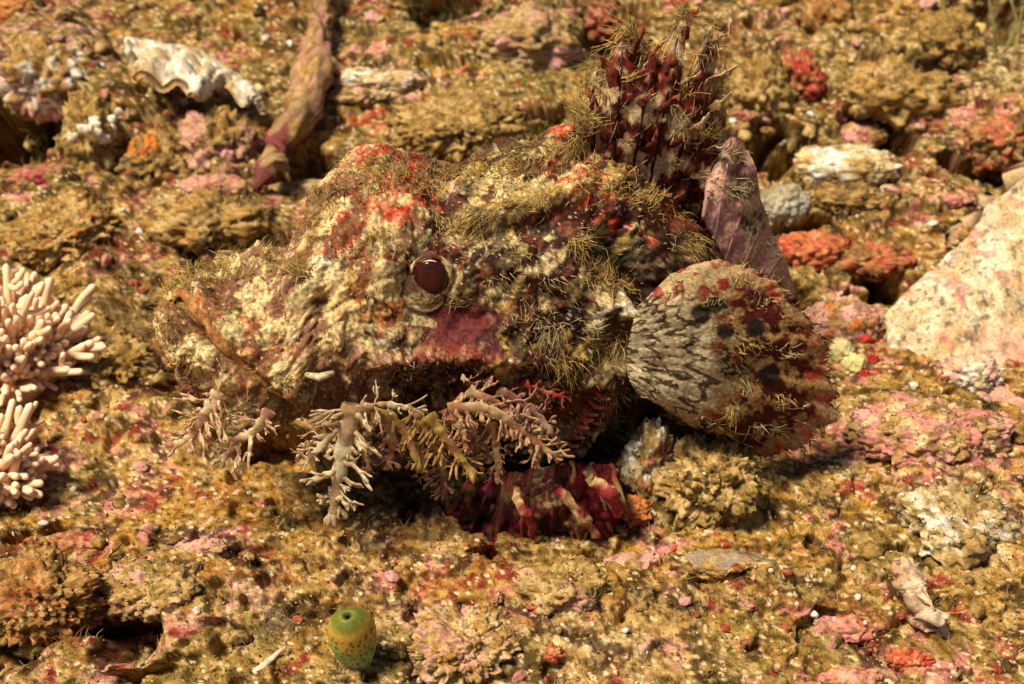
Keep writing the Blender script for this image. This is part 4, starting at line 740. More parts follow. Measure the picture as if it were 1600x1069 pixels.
# ---- rocks, shells and slabs
ROCKS = [
 ('reef_rock', 'crumbly tan rock with pink specks above the deep dark hollow', 'rock', 70, 90, (80, 46, 40), [TAN, ROSE, OCHRE, WHITE], 11, dict(rough=.35, rot=20)),
 ('reef_rock', 'lumpy brown rock carrying the white barnacle cluster', 'rock', 140, 190, (52, 36, 44), [TAN, BROWN, OLIVE, PALE], 12, dict(rough=.4)),
 ('reef_rock', 'small tan rock holding the round orange sponge', 'rock', 245, 235, (66, 40, 30), [TAN, OLIVE, BROWN, PALE], 13, dict(rough=.4)),
 ('reef_rock', 'low tan rock with rosy crust under the curved shell', 'rock', 345, 205, (70, 45, 42), [TAN, ROSE, BROWN], 14, dict(rough=.35)),
 ('stone_chip', 'pale pointed stone lying at the foot of the coral branch', 'stone', 455, 295, (60, 26, 18), [PALE, CREAM, TAN], 15, dict(rough=.25, rot=28)),
 ('reef_rock', 'broad flat sandy rock with pinkish rim behind the fish head', 'rock', 830, 55, (95, 50, 30), [(.40, .27, .13), ROSE, TAN], 16, dict(rough=.2, dust=.6)),
 ('layered_rock', 'thin layered pinkish white ledge beside the coral branch', 'rock', 590, 118, (75, 28, 20), [ROSE, CREAM, TAN, WHITE], 17, dict(rough=.3, rot=-4)),
 ('layered_rock', 'low pale ledge just below the pinkish layered ledge', 'rock', 570, 152, (56, 22, 15), [CREAM, TAN, ROSE], 18, dict(rough=.3)),
 ('flat_rock', 'flat cream rock with white top behind the tail', 'rock', 1320, 255, (82, 46, 26), [CREAM, WHITE, TAN], 19, dict(rough=.2, sq=.7, dust=.15)),
 ('pink_rock', 'pink crusted rock sitting on the flat cream rock', 'rock', 1340, 208, (46, 26, 22), [ROSE, TAN, PINK], 20, dict(rough=.2)),
 ('brown_ledge', 'jagged brown ledge under the flat cream rock', 'rock', 1318, 300, (76, 40, 24), [BROWN, TAN, (.2, .11, .04)], 21, dict(rough=.45)),
 ('pale_stone', 'smooth bluish white stone beside the pink rear fin', 'stone', 1222, 315, (44, 34, 30), [(.30, .29, .21), (.44, .43, .35), (.20, .18, .11)], 22, dict(rough=.2, dust=.35, speck=.4, rot=30)),
 ('pink_rock', 'rounded mauve pink rock with orange stain between pectoral fin and white slab', 'rock', 1318, 488, (66, 46, 44), [ROSE, (.46, .22, .16), TAN, ORANGE], 23, dict(rough=.22)),
 ('coralline_rock', 'broad rose pink coralline crusted rock below the white slab', 'rock', 1450, 670, (120, 70, 46), [PINK, ROSE, TAN, CREAM], 25, dict(rough=.28, sub=6, sink=.5)),
 ('pale_stone', 'bright cream knobbly stone beside the small dark cave', 'stone', 1520, 575, (50, 36, 30), [WHITE, ROSE, CREAM], 26, dict(rough=.4)),
 ('reef_rock', 'rubbly cream rock half sunk in olive turf', 'rock', 1490, 790, (95, 60, 32), [CREAM, TAN, WHITE, OLIVE], 27, dict(rough=.3, sink=.55)),
 ('encrusted_pillar', 'upright greyish white encrusted stub in front of the pectoral fin', 'rock', 1015, 690, (44, 40, 72), [(.46, .38, .22), OLIVE, WHITE, (.32, .05, .04)], 28, dict(rough=.35, sink=.3)),
 ('reef_rock', 'olive turf covered rock under the spread pectoral fin', 'rock', 1110, 725, (85, 60, 46), [OLIVE, TAN, PALE, BROWN], 29, dict(rough=.35, sub=6)),
 ('grey_shell', 'smooth grey brown shell half buried in sand', 'shell', 1140, 868, (72, 30, 22), [(.26, .20, .13), (.12, .09, .06), TAN], 30, dict(rough=.12, rot=-10, dust=.3, speck=.25)),
 ('pink_rock', 'long low pink crusted ridge beside the pelvic fin', 'rock', 1010, 855, (66, 26, 18), [PINK, ROSE, TAN], 31, dict(rough=.25)),
 ('reef_rock', 'dusty tan mound between the finger coral and the fish mouth', 'rock', 175, 560, (70, 55, 26), [PALE, TAN, OCHRE, BROWN], 32, dict(rough=.35, sink=.5)),
 ('reef_rock', 'low tan mound with pink specks behind the finger coral', 'rock', 110, 345, (100, 60, 28), [TAN, PALE, OCHRE, RUST], 33, dict(rough=.35, sink=.5, sub=6)),
 ('reef_rock', 'crumbly tan rock between the algae tuft and fish snout', 'rock', 320, 340, (90, 50, 26), [TAN, OCHRE, PALE, BROWN], 34, dict(rough=.4, sink=.45)),
 ('reef_rock', 'rust brown rock with a dark gap under it', 'rock', 60, 925, (110, 60, 34), [RUST, TAN, (.4, .16, .05), BROWN], 35, dict(rough=.4, sink=.45, sub=6)),
 ('reef_rock', 'olive mound with pale grit above the rust brown rock', 'rock', 240, 905, (90, 50, 26), [TAN, OLIVE, PALE, ROSE], 36, dict(rough=.4, sink=.5)),
 ('reef_rock', 'pink and cream rubble mound near the green sea squirt', 'rock', 720, 1000, (100, 60, 30), [CREAM, TAN, ROSE, OCHRE], 37, dict(rough=.35, sink=.5, sub=6)),
 ('reef_rock', 'coarse tan mound in front of the pelvic fin', 'rock', 880, 905, (90, 40, 26), [TAN, ROSE, OLIVE, PALE], 38, dict(rough=.4, sink=.5)),
 ('reef_rock', 'wide golden brown rock behind the fish back', 'rock', 720, 190, (130, 60, 28), [TAN, OLIVE, PALE, BROWN], 39, dict(rough=.35, sink=.5, sub=6)),
 ('reef_rock', 'tan crumbly rock between dorsal fin and crimson sponge', 'rock', 1180, 130, (66, 50, 36), [TAN, PALE, OLIVE, BROWN], 40, dict(rough=.4)),
 ('reef_rock', 'tan rubble ridge above the dark crevice', 'rock', 1400, 125, (90, 46, 30), [TAN, OCHRE, PALE, BROWN], 41, dict(rough=.4)),
 ('reef_rock', 'brown weed covered rock near the grass blades', 'rock', 1480, 50, (60, 40, 30), [OLIVE, BROWN, TAN], 42, dict(rough=.4)),
 ('reef_rock', 'dark brown rock behind the dorsal fin tip', 'rock', 1280, 22, (60, 40, 30), [BROWN, RUST, TAN], 43, dict(rough=.45)),
]
for (nm, lb, ct, x, y, rd, pl, sd_, kw) in ROCKS:
    if nm == 'reef_rock': kw = dict(kw, sink=max(kw.get('sink', .35), .58), rough=.4, dust=.5); rd = (rd[0] * .9, rd[1] * 1.3, rd[2] * 1.6)
    lump(nm, lb, ct, x, y, rd, pl, sd_, **kw)
# ---- sponges and crusts
SPG = [
 ('sponge', 'round orange sponge on a small tan rock', 232, 226, (29, 26, 34), [(.50, .14, .015), (.36, .07, .012)], 51, dict(knob=.3, sink=.1, dust=.1, speck=.25)),
 ('sponge', 'lobed deep crimson sponge on sandy rock behind the dorsal fin', 1258, 100, (30, 30, 42), [(.28, .008, .018), (.40, .03, .03)], 52, dict(knob=.5, rot=10, tilt=-25)),
 ('sponge', 'bright coral red lumpy sponge beside the tail', 1268, 382, (48, 30, 26), [(.58, .075, .045), (.50, .05, .03)], 53, dict(knob=.5)),
 ('sponge', 'rose red bumpy sponge crossing brown rubble', 1365, 400, (56, 30, 22), [(.45, .07, .05), (.36, .05, .03), BROWN], 54, dict(knob=.55)),
 ('sponge', 'fuzzy brick red sponge beside the large white slab', 1562, 215, (48, 40, 38), [(.42, .08, .045), (.36, .14, .06), BROWN], 55, dict(knob=.3, rough=.35)),
 ('crust', 'salmon pink crust in the hollow under the branch', 335, 288, (46, 26, 18), [(.58, .21, .18), ROSE], 56, dict(knob=.2)),
 ('crust', 'small red pink crust below the white shell', 290, 185, (20, 14, 11), [(.58, .13, .11), (.6, .2, .16)], 57, dict(knob=.25)),
 ('crust', 'dark crimson crust at the edge of the deep dark hollow', 65, 262, (46, 24, 16), [(.26, .02, .035), (.36, .07, .07)], 58, dict(knob=.25)),
 ('crust', 'small pink and crimson crust on sand near the white slab', 1498, 316, (22, 14, 10), [(.52, .15, .16), (.2, .01, .02)], 59, dict(knob=.3)),
 ('crust', 'dark red crust strip behind the dorsal fin base', 1168, 186, (26, 12, 10), [(.25, .04, .03), (.36, .12, .08)], 60, dict(knob=.2)),
 ('sponge', 'fire orange tangled sponge at the foot of the grey stub', 998, 780, (24, 20, 20), [(.50, .09, .025), (.34, .03, .02)], 61, dict(knob=.5)),
 ('crust', 'wine red crust on the greyish white stub', 1012, 720, (17, 12, 22), [(.28, .03, .025), (.2, .02, .02)], 62, dict(knob=.2)),
 ('sponge', 'orange red crumbly sponge behind the crumbly pink specked rock', 15, 18, (36, 28, 20), [(.56, .12, .02), (.40, .10, .03)], 63, dict(knob=.4)),
 ('sponge', 'rust coloured sponge mound on the rust brown rock', 100, 960, (60, 34, 20), [(.32, .10, .025), (.22, .05, .02), TAN], 64, dict(knob=.35, rough=.4)),
 ('crust', 'crimson crust under golden turf near the finger coral', 125, 852, (46, 20, 14), [(.26, .03, .035), (.40, .12, .10)], 65, dict(knob=.3)),
 ('crust', 'pale pink crust among sand below the chin tentacles', 320, 852, (34, 16, 10), [(.62, .28, .22), ROSE], 66, dict(knob=.2)),
 ('crust', 'red crust beside a pink patch below the pelvic fin', 850, 945, (28, 16, 12), [(.52, .08, .06), (.55, .2, .15)], 67, dict(knob=.4)),
 ('crust', 'scarlet crust between cream rubble pieces', 862, 1020, (20, 14, 12), [(.46, .02, .02), (.55, .1, .06)], 68, dict(knob=.4)),
 ('crust', 'dull red knob next to a white pebble', 775, 940, (12, 14, 16), [(.34, .05, .04), ROSE], 69, dict(knob=.3)),
 ('crust', 'large pink and red crust with dark gaps on open sand', 1330, 975, (52, 26, 18), [(.55, .19, .16), (.36, .02, .03), ROSE], 70, dict(knob=.4)),
 ('crust', 'scarlet knobbly crust below the stubby pinkish stalk', 1420, 1030, (30, 18, 16), [(.48, .05, .03), (.3, .02, .02)], 71, dict(knob=.5)),
 ('crust', 'plain pink crust below the large pink and red crust', 1330, 1062, (44, 18, 14), [(.58, .18, .13), ROSE], 72, dict(knob=.3)),
 ('crust', 'pink crust lump on tan sand below the grey shell', 1165, 942, (13, 10, 9), [(.52, .07, .08), ROSE], 73, dict(knob=.4)),
 ('crust', 'orange stained crust on the mauve pink rock', 1325, 500, (24, 16, 14), [(.55, .16, .05), (.5, .22, .12)], 74, dict(knob=.2)),
 ('crust', 'magenta crust low on the rose pink rock', 1410, 690, (40, 20, 14), [(.46, .12, .13), PINK], 75, dict(knob=.2)),
 ('crust', 'small dull red crust at the upper rim of the white slab', 1575, 335, (14, 10, 9), [(.4, .05, .04), ROSE], 76, dict(knob=.3)),
 ('crust', 'red streaked crust beside the dead branch end', 445, 215, (30, 20, 16), [(.36, .05, .07), (.22, .02, .03)], 77, dict(knob=.25)),
 ('crust', 'small scarlet crust on the sandy slope behind the fish', 590, 190, (13, 9, 8), [(.50, .04, .03), (.4, .03, .02)], 78, dict(knob=.3)),
 ('crust', 'dark crimson weedy crust at the far edge behind the fish', 948, 30, (32, 28, 30), [(.26, .03, .03), (.14, .015, .015), BROWN], 79, dict(knob=.4)),
]
for (nm, lb, x, y, rd, pl, sd_, kw) in SPG:
    kw = dict(dict(rough=.22, mat=M_SPONGE, dust=.5, speck=.55, sub=5), **kw)
    lump({'sponge': 'sponge', 'crust': 'encrusting_sponge'}[nm], lb, nm, x, y, rd, pl, sd_, **kw)
# little coloured animals by the pectoral fin edge
for k, (x, y, rr, cc, lb) in enumerate([(1338, 523, 13, (.22, .28, .03), 'small green sea squirt at the pectoral fin edge'), (1312, 545, 20, (.62, .52, .22), 'small cream yellow sponge between green squirt and fin edge'), (1335, 568, 18, (.58, .50, .20), 'yellowish sponge knob below the green squirt')]):
    lump('sea_squirt' if k == 0 else 'sponge', lb, 'sea squirt' if k == 0 else 'sponge', x, y, (rr, rr, rr * 1.1), [cc, tuple(.8 * c for c in cc)], 90 + k, sub=4, mat=M_SPONGE, dust=.1, speck=.25, knob=.3)
for k, (x, y) in enumerate([(1362, 560), (1368, 528), (1350, 583), (1370, 524), (1350, 537), (1300, 512)]):
    lump('red_sponge_knob', ['tiny scarlet sponge knob touching the yellowish sponge knob', 'tiny scarlet sponge knob beside the green sea squirt, nearest the white slab', 'tiny scarlet sponge knob lowest of the knobs by the fin edge', 'tiny scarlet sponge knob crowding its twin beside the green sea squirt', 'tiny scarlet sponge knob between green squirt and yellowish knob', 'tiny scarlet sponge knob against the mauve pink rock'][k], 'sponge', x, y, (10, 9, 9), [(.42, .02, .018), (.3, .01, .015)], 100 + k, sub=3, mat=M_SPONGE, dust=.0, speck=.25, knob=.4, group='scarlet sponge knobs by the pectoral fin')
def slab():
    A, B_, C_, D_ = [GP(1378, 480, .014), GP(1660, 205, .036), GP(1800, 640, -.004), GP(1385, 660, -.012)]
    u_ = np.linspace(0, 1, 120)[:, None, None]; v_ = np.linspace(0, 1, 90)[None, :, None]; P = (A * (1 - u_) + B_ * u_) * (1 - v_) + (D_ * (1 - u_) + C_ * u_) * v_
    q = P.reshape(-1, 3); wp = wor3(q * 95, 3); h = .016 * (fbm3(q * 28, 3, 3) - .5) - .003 * sstep(.32, .12, wp) * (fbm3(q * 40, 2, 8) > .5) + .006 * (fbm3(q * 90, 4, 5) - .5) + .0016 * (np.abs(2 * fbm3(q * 300, 3, 6) - 1) - .3); e = (np.sin(u_ * math.pi) ** .3 * np.sin(np.clip(v_, 0, 1) * math.pi) ** .3)[..., 0].ravel()
    q = q + np.array([-.3, -.35, .88]) * (h + .006 * (e - 1))[:, None] + np.array([.010, .006, 0]) * ((fbm3(q * 45, 4, 9) - .5)[:, None])
    V_, F_, n = sheet(q.reshape(120, 90, 3), .026); V_ = V_ - n.reshape(-1, 3)[np.arange(len(V_)) % 10800] * .013
    c = pal_paint(V_, [(.60, .47, .27), (.66, .57, .38), (.58, .42, .24)], 24, .6, None, .45, .7); f3 = fbm3(V_ * 130, 4, 77, .6); c = mix(c, np.broadcast_to((.48, .24, .10), c.shape), .7 * sstep(.63, .66, f3)); c = mix(c, np.broadcast_to((.42, .12, .12), c.shape), .6 * sstep(.67, .70, fbm3(V_ * 210, 3, 78)))
    vv = np.tile(np.tile(np.linspace(0, 1, 90), 120), 2); c = mix(c, np.broadcast_to((.50, .24, .17), c.shape), .7 * sstep(.5, .85, vv + .5 * (fbm3(V_ * 60, 3, 12) - .5)))
    tag(mk('rock_slab', V_, F_, c, M_ROCK), 'large tilted cream white slab with stained surface', 'rock slab')
    ROCKTOPS.append(V_[:10800:9])
slab()
# barnacle cluster
bc = empty('barnacle_cluster', G(155, 205)); tag(bc, 'cluster of chalk white barnacle plates on a brown rock', 'barnacles')
r = np.random.default_rng(3)
for k in range(16):
    g = GP(155 + r.normal(0, 15), 203 + r.normal(0, 11), .014 + .005 * r.random()); Vs, Fs = ico(2); m = .0003
    P = np.sign(Vs) * np.abs(Vs) ** .6 * np.array([r.uniform(3, 8), r.uniform(3, 6), r.uniform(3, 9)]) * m * (1 + 1.1 * (fbm3(Vs * 2 + k, 2, k) - .5))[:, None] + g
    mk('plate', P, Fs, mix((.74, .66, .5), (.5, .4, .22), sstep(.5, .6, fbm3(P * 300, 2, 2))), M_SHELL, bc)
# wavy shell
def shell():
    nu, nv = 110, 44
    tp = np.array([(198, 72), (225, 70), (262, 80), (300, 82), (335, 100), (370, 124), (400, 152), (414, 178)], float); bt = np.array([(205, 108), (214, 128), (240, 132), (262, 140), (288, 138), (300, 158), (345, 140), (385, 160)], float)
    T = spline([GP(x, y, .010) for x, y in tp], nu); Bq = spline([GP(x, y, .026 if i < 6 else .014) for i, (x, y) in enumerate(bt)], nu)
    t = np.linspace(0, 1, nv)[None, :, None]; P = T[:, None] * (1 - t) + Bq[:, None] * t
    s = np.linspace(0, 1, nu)[:, None] + 0 * t[..., 0]; tt = t[..., 0] + 0 * s
    P = P + np.array([0, -.2, 1.])[None, None] * (.006 * np.sin(tt * math.pi) + .0022 * np.sin(s * 34 + 3 * tt) * tt + .004 * (fbm2(s * 9, tt * 5, 4, 5) - .5) + .0012 * np.sin(tt * 26 + 2 * s))[..., None]
    V_, F_, n = sheet(P, .003); P2 = V_
    C = pal_paint(P2, [(.60, .50, .32), WHITE, (.40, .29, .14)], 7, 1., None, .45, .6)
    tl = np.concatenate([tt.ravel(), tt.ravel()]); C = mix(C, np.broadcast_to((.42, .20, .03), C.shape), .7 * sstep(.92, 1., tl) * sstep(.45, .55, fbm3(P2 * 120, 2, 3)))
    o = mk('oyster_shell', P2, F_, C, M_SHELL); tag(o, 'wavy white oyster shell with scalloped lip over a dark gap', 'shell')
shell()
# dead coral branch
def branch():
    b = MB()
    pts = [(510, -40, .012), (504, 10, .012), (498, 60, .013), (490, 105, .014), (480, 145, .016), (462, 190, .016), (440, 228, .014), (415, 265, .010), (396, 298, .004)]
    P = spline([GP(x, y, h) for x, y, h in pts], 70); m = np.linalg.norm(P - CAM, axis=1) / FPX
    R = m * np.interp(np.linspace(0, 1, 70), np.linspace(0, 1, 9), [12, 13, 15, 19, 31, 27, 22, 19, 11])
    for (Pc, Rc, ns) in [(P, R, 40), (spline([P[33], P[33] + np.array([.010, -.002, -.002]), P[33] + np.array([.016, -.004, -.006])], 14), np.linspace(.006, .001, 14), 20)]:
        V_, F_, t = tube(Pc, Rc, ns); c = V_ - np.repeat(np.concatenate([Pc, Pc[-1:], Pc[-1:]]), ns, 0); nn = c / (np.linalg.norm(c, axis=1)[:, None] + 1e-9)
        V_ = V_ + nn * (.009 * (fbm3(V_ * 110, 4, 5) - .5) + .0032 * (np.abs(2 * fbm3(V_ * 260, 3, 9) - 1) - .3))[:, None]
        b.add(V_, F_, mix(pal_paint(V_, [(.30, .17, .10), (.34, .15, .11), TAN], 15, 1., None, .5, .5), np.broadcast_to((.13, .02, .025), V_.shape), .85 * sstep(.62, .7, t + .2 * (fbm3(V_ * 150, 3, 8) - .5)) * sstep(.44, .52, fbm3(V_ * 90, 3, 18))))
    o = b.build('dead_coral_branch', M_ROCK); tag(o, 'upright dusty pink dead coral branch flaring at its broken foot', 'coral branch')
branch()
# pale finger coral
def finger_coral(label, px, py, R, nf, seed, lean):
    g = G(px, py); g[2] -= .003; m = np.linalg.norm(g - CAM) / FPX; root = empty('finger_coral', g); tag(root, label, 'soft coral', 'pale finger corals')
    r = np.random.default_rng(seed); Vs, Fs = ico(4); E = Vs * np.array([R * .60, R * .60, R * .55]) * m * (1 + .25 * (fbm3(Vs * 2, 3, seed) - .5))[:, None]
    c0 = np.array([.74, .47, .26]); mk('base', E + g + np.array([0, 0, R * .25 * m]), Fs, c0 * 1.05 * (.8 + .4 * fbm3(E * 300, 3, 2))[:, None], M_CORAL, root)
    ctr = g + np.array([0, 0, R * .2 * m])
    for k in range(nf):
        z = r.uniform(-.05, 1) ; a = r.uniform(0, 2 * math.pi) if r.random() < .35 else r.uniform(math.pi * 1.0, math.pi * 2.05); d = np.array([math.cos(a) * math.sqrt(max(1 - z * z, 0)), math.sin(a) * math.sqrt(max(1 - z * z, 0)), z]) + np.array(lean) * r.uniform(.2, 1.3); d /= np.linalg.norm(d)
        p0 = ctr + d * np.array([.36, .36, .32]) * R * m; L = R * m * r.uniform(.34, .62); rd = m * r.uniform(5.2, 8.2)
        bend = r.normal(0, .55, 3); P = spline([p0, p0 + d * L * .5 + bend * L * .10, p0 + (d + bend * .42 + np.array([0, 0, .15])) * L], 9)
        b = MB(); V_, F_, t = tube(P, rd * np.interp(np.linspace(0, 1, 9), [0, .4, .85, 1], [1.25, 1, .85, .8]), 7); tip = sstep(.55, 1, t)
        cc = c0 * r.uniform(.88, 1.1); b.add(V_, F_, mix(cc, np.array([.84, .60, .41]), tip * .8))
        for q in range(r.integers(1, 4)):
            i = r.integers(2, 7); d2 = d + r.normal(0, .75, 3); d2 /= np.linalg.norm(d2); Pq = spline([P[i], P[i] + d2 * L * .22, P[i] + (d2 + d * .5) * L * .38], 6); V_, F_, t = tube(Pq, rd * np.linspace(.85, .7, 6), 7); b.add(V_, F_, mix(cc, np.array([.84, .60, .41]), sstep(.4, 1, t) * .8))
        b.build('finger', M_CORAL, root)
finger_coral('pale peach finger coral with long forked fingers', 14, 588, 134, 250, 5, (.10, 0, .35))
finger_coral('small pale peach finger coral with stubby fingers below the bigger one', -12, 762, 98, 140, 6, (.30, -.1, .15))
# sea squirt
def lathe(prof, n, base, axis, fcol, name, mat, parent=None, wob=.05, seed=0, squash=1.):
    ax = np.array(axis, float); ax /= np.linalg.norm(ax); A = np.cross(ax, [0, 1, 0]); A /= np.linalg.norm(A); Bv = np.cross(ax, A)
    pr = spline(prof, 90); th = np.arange(n) / n * 2 * math.pi; rr = pr[:, 0][:, None] * (1 + wob * np.sin(2 * th + seed)[None] + wob * .6 * np.sin(3 * th + 1 + pr[:, 1][:, None] * 90)[...])
    V_ = np.asarray(base) + rr[..., None] * (np.cos(th)[None, :, None] * A + squash * np.sin(th)[None, :, None] * Bv) + pr[:, 1][:, None, None] * ax
    return mk(name, V_.reshape(-1, 3), gridF(90, n, True), fcol(pr, th), mat, parent)
def squirt():
    g = G(562, 1044); g[2] -= .0025; m = np.linalg.norm(g - CAM) / FPX; k = m * .98
    def fc(pr, th):
        h = (pr[:, 1] / pr[:, 1].max())[:, None] + 0 * th[None]; i = np.arange(90)[:, None] + 0 * th[None]; n = fbm2(th[None] * 1.5 + 0 * h, h * 5, 3, 5)
        c = mix((.26, .38, .18), (.26, .32, .06), sstep(.2, .5, h)); c = mix(c, np.broadcast_to((.46, .25, .03), c.shape), .9 * sstep(.52, .72, h + .15 * (n - .5)) * .95); c = mix(c, np.broadcast_to((.07, .11, .012), c.shape), .85 * sstep(.82, .95, h) )
        f, idv = wor2(th[None] * 3.4 + 0 * h, h * 12, 9); c = mix(c, np.broadcast_to((.015, .06, .03), c.shape), .92 * (f < .27) * (h < .78)); c = mix(c, np.broadcast_to((.025, .045, .006), c.shape), .9 * sstep(77, 82, i))
        return (c * (.85 + .3 * n)[..., None]).reshape(-1, 3)
    root = empty('sea_squirt', g); tag(root, 'green and orange barrel shaped sea squirt with dark spots', 'sea squirt')
    lathe([(.1 * k, -2 * k), (15 * k, 0), (25 * k, 22 * k), (33 * k, 60 * k), (33 * k, 95 * k), (26 * k, 122 * k), (16 * k, 134 * k), (9 * k, 138 * k), (4 * k, 134 * k), (2.6 * k, 122 * k), (.5 * k, 116 * k)], 90, g, (-.05, -.32, .93), fc, 'tunic', M_SQUIRT, root, .09, 1)
squirt()
# paired siphons
def siphons():
    g = G(1135, 815); root = empty('siphon_pair', g); tag(root, 'pair of brown tubes with round dark openings in olive turf', 'sea squirt'); m = np.linalg.norm(g - CAM) / FPX
    for x, y, rr in [(1122, 815, 17), (1162, 808, 20)]:
        p = G(x, y + 10); p[2] -= .003; k = m * rr / 20
        lathe([(46 * k, -22 * k), (42 * k, -6 * k), (34 * k, 6 * k), (26 * k, 11 * k), (20 * k, 10 * k), (16 * k, 0), (14 * k, -20 * k), (.5 * k, -24 * k)], 48, p, (0, -.75, .65), lambda pr, th: mix((.24, .12, .04), (.03, .018, .01), sstep(50, 62, np.arange(90))[:, None] + 0 * th[None]).reshape(-1, 3) * (.8 + .4 * vn2(np.tile(th * 3, 90), np.repeat(np.arange(90) * .3, 48), 3))[:, None], 'siphon', M_SPONGE, root, .06, x)
siphons()
# pink tube in the foreground right
def stump():
    g = G(1455, 985); g[2] -= .002; m = np.linalg.norm(g - CAM) / FPX
    P = spline([g, g + np.array([-12, -4, 40]) * m, g + np.array([-28, 20, 70]) * m, g + np.array([-36, 50, 92]) * m], 40); V_, F_, t = tube(P, m * np.interp(np.linspace(0, 1, 40), [0, .25, .6, 1], [20, 17, 20, 15]), 28)
    V_ = V_ + (np.stack([fbm3(V_ * 160, 3, i) for i in (1, 2, 3)], 1) - .5) * .012
    tag(mk('pink_stalk', V_, F_, pal_paint(V_, [(.60, .42, .27), (.66, .55, .36), (.50, .28, .18)], 41, 1., None, .4, .6), M_SPONGE), 'stubby pinkish cream stalk standing on olive turf', 'sponge')
stump()
# small rubble, each piece its own thing
RK = [('shell_chip', 'small chalk white shell chip lying on the reef floor', 'shell', [WHITE, CREAM], 42, (4, 10), 'white shell chips'),
      ('rubble_stone', 'small tan rubble stone lying loose on the reef floor', 'stone', [TAN, PALE, BROWN], 60, (9, 20), 'tan rubble stones'),
      ('pink_pebble', 'small rose pink crusted pebble on the reef floor', 'pebble', [ROSE, PINK, CREAM], 44, (7, 16), 'pink pebbles'),
      ('red_crust_knob', 'small dark red crust knob on the reef floor', 'crust', [(.30, .02, .02), (.42, .05, .03)], 34, (5, 12), 'dark red crust knobs'),
      ('brown_pebble', 'small dark brown pebble on the reef floor', 'pebble', [BROWN, (.18, .09, .03)], 40, (6, 14), 'brown pebbles')]
LAND = [(60, 105, 'near the deep dark hollow'), (300, 110, 'near the wavy white shell'), (490, 110, 'near the dead coral branch'), (620, 130, 'near the layered pinkish ledge'), (830, 60, 'on the sandy slope behind the fish back'), (1258, 100, 'near the deep crimson sponge'), (1330, 230, 'near the flat cream rock'), (1540, 60, 'near the sea grass blades'), (1560, 215, 'near the brick red sponge'),
        (1480, 340, 'on sand above the large white slab'), (1300, 400, 'near the coral red sponge'), (1500, 480, 'on the large white slab'), (1450, 670, 'by the rose pink coralline rock'), (1490, 790, 'by the rubbly cream rock'), (1140, 868, 'near the grey brown shell'), (1440, 940, 'near the stubby pinkish stalk'), (1330, 980, 'near the large pink and red crust'), (1150, 1000, 'on open sand below the grey shell'), (860, 980, 'near the scarlet crust in cream rubble'),
        (720, 1000, 'by the pink and cream rubble mound'), (560, 980, 'beside the green sea squirt'), (420, 1030, 'near the bone coloured stick'), (320, 852, 'near the pale pink crust'), (240, 920, 'on the olive gritty mound'), (80, 940, 'by the rust brown rock'), (125, 850, 'near the crimson crust'), (30, 640, 'beside the finger corals'), (110, 350, 'on the low mound behind the finger coral'), (330, 330, 'between the coral branch and fish snout'), (230, 230, 'near the round orange sponge'), (230, 650, 'on sand under the fish chin')]
def near_land(x, y): return min(LAND, key=lambda q: (q[0] - x) ** 2 + (1.3 * (q[1] - y)) ** 2)[2]
def rubble():
    r = np.random.default_rng(44)
    for kk, (nm, lb, ct, pl, n, (s0, s1), gr) in enumerate(RK):
        meshes = []
        for v in range(5):
            Vs, Fs = ico(3); P = Vs * np.array([1, r.uniform(.6, .9), r.uniform(.45, .75)]); f = 1 + .7 * (fbm3(Vs * 1.6 + v * 7 + kk, 3, v) - .5) + .4 * (np.abs(2 * fbm3(Vs * 4 + v, 2, v + 9) - 1) - .4); P = P * f[:, None]
            o = mk(nm, P, Fs, pal_paint(P * .006 + v, pl, 300 + v + kk * 9, 1., None, .25, .5), M_SHELL if kk == 0 else M_ROCK, loc=np.zeros(3)); meshes.append(o.data); bpy.data.objects.remove(o)
        for k in range(n):
            while True:
                x, y = r.uniform(5, 1595), r.uniform(5, 1065)
                if not (230 < x < 1320 and 230 < y < 800): break
            g = G(x, y); m = np.linalg.norm(g - CAM) / FPX; o = bpy.data.objects.new(nm, meshes[k % 5]); col.objects.link(o); s_ = m * r.uniform(s0, s1)
            o.location = g + np.array([0, 0, s_ * .15]); o.scale = (s_, s_, s_); o.rotation_euler = (r.uniform(-.5, .5), r.uniform(-.5, .5), r.uniform(0, 6.28)); tag(o, lb.replace(' lying on the reef floor', '').replace(' lying loose on the reef floor', '').replace(' on the reef floor', '') + ' ' + near_land(x, y), ct, gr)
rubble()
# algae tufts
def tuft(px, py, n, L, spr, cc, seed, label, up=(0, -.1, 1), group=None, rad=.8):
    r = np.random.default_rng(seed); g = G(px, py); m = np.linalg.norm(g - CAM) / FPX; x = g[0] + r.normal(0, spr, n) * m; y = g[1] + r.normal(0, spr, n) * m * 1.2
    P = np.stack([x, y, ground_h(x, y) - .0006], 1); N = np.broadcast_to(np.array(up, float), P.shape); V_, F_, t, sid = strands(P, N, L * m * r.uniform(.5, 1.2, n), rad * m * r.uniform(.6, 1.3, n), r, 4, 1.2, 3)
    tag(mk('algae_tuft', V_, F_, np.array(cc) * (r.uniform(.6, 1.3, (n, 1))[sid]) * (.7 + .5 * t)[:, None], M_ALGA), label, 'algae', group)
tuft(375, 362, 420, 34, 26, (.30, .19, .045), 1, 'fluffy olive brown algae tuft above the fish snout')
tuft(210, 470, 240, 26, 26, (.46, .32, .12), 2, 'pale golden algae tuft at the fish lip')
tuft(200, 540, 200, 28, 28, (.44, .30, .12), 3, 'sparse pale algae tuft between finger coral and fish jaw')
tuft(180, 405, 200, 20, 26, (.30, .10, .05), 4, 'reddish brown algae tuft above the finger coral')
tuft(60, 200, 120, 20, 14, (.24, .26, .05), 5, 'yellow green algae tuft at the edge of the deep dark hollow')
tuft(840, 155, 180, 16, 26, (.26, .26, .03), 6, 'mossy yellow green algae tuft behind the fish back')
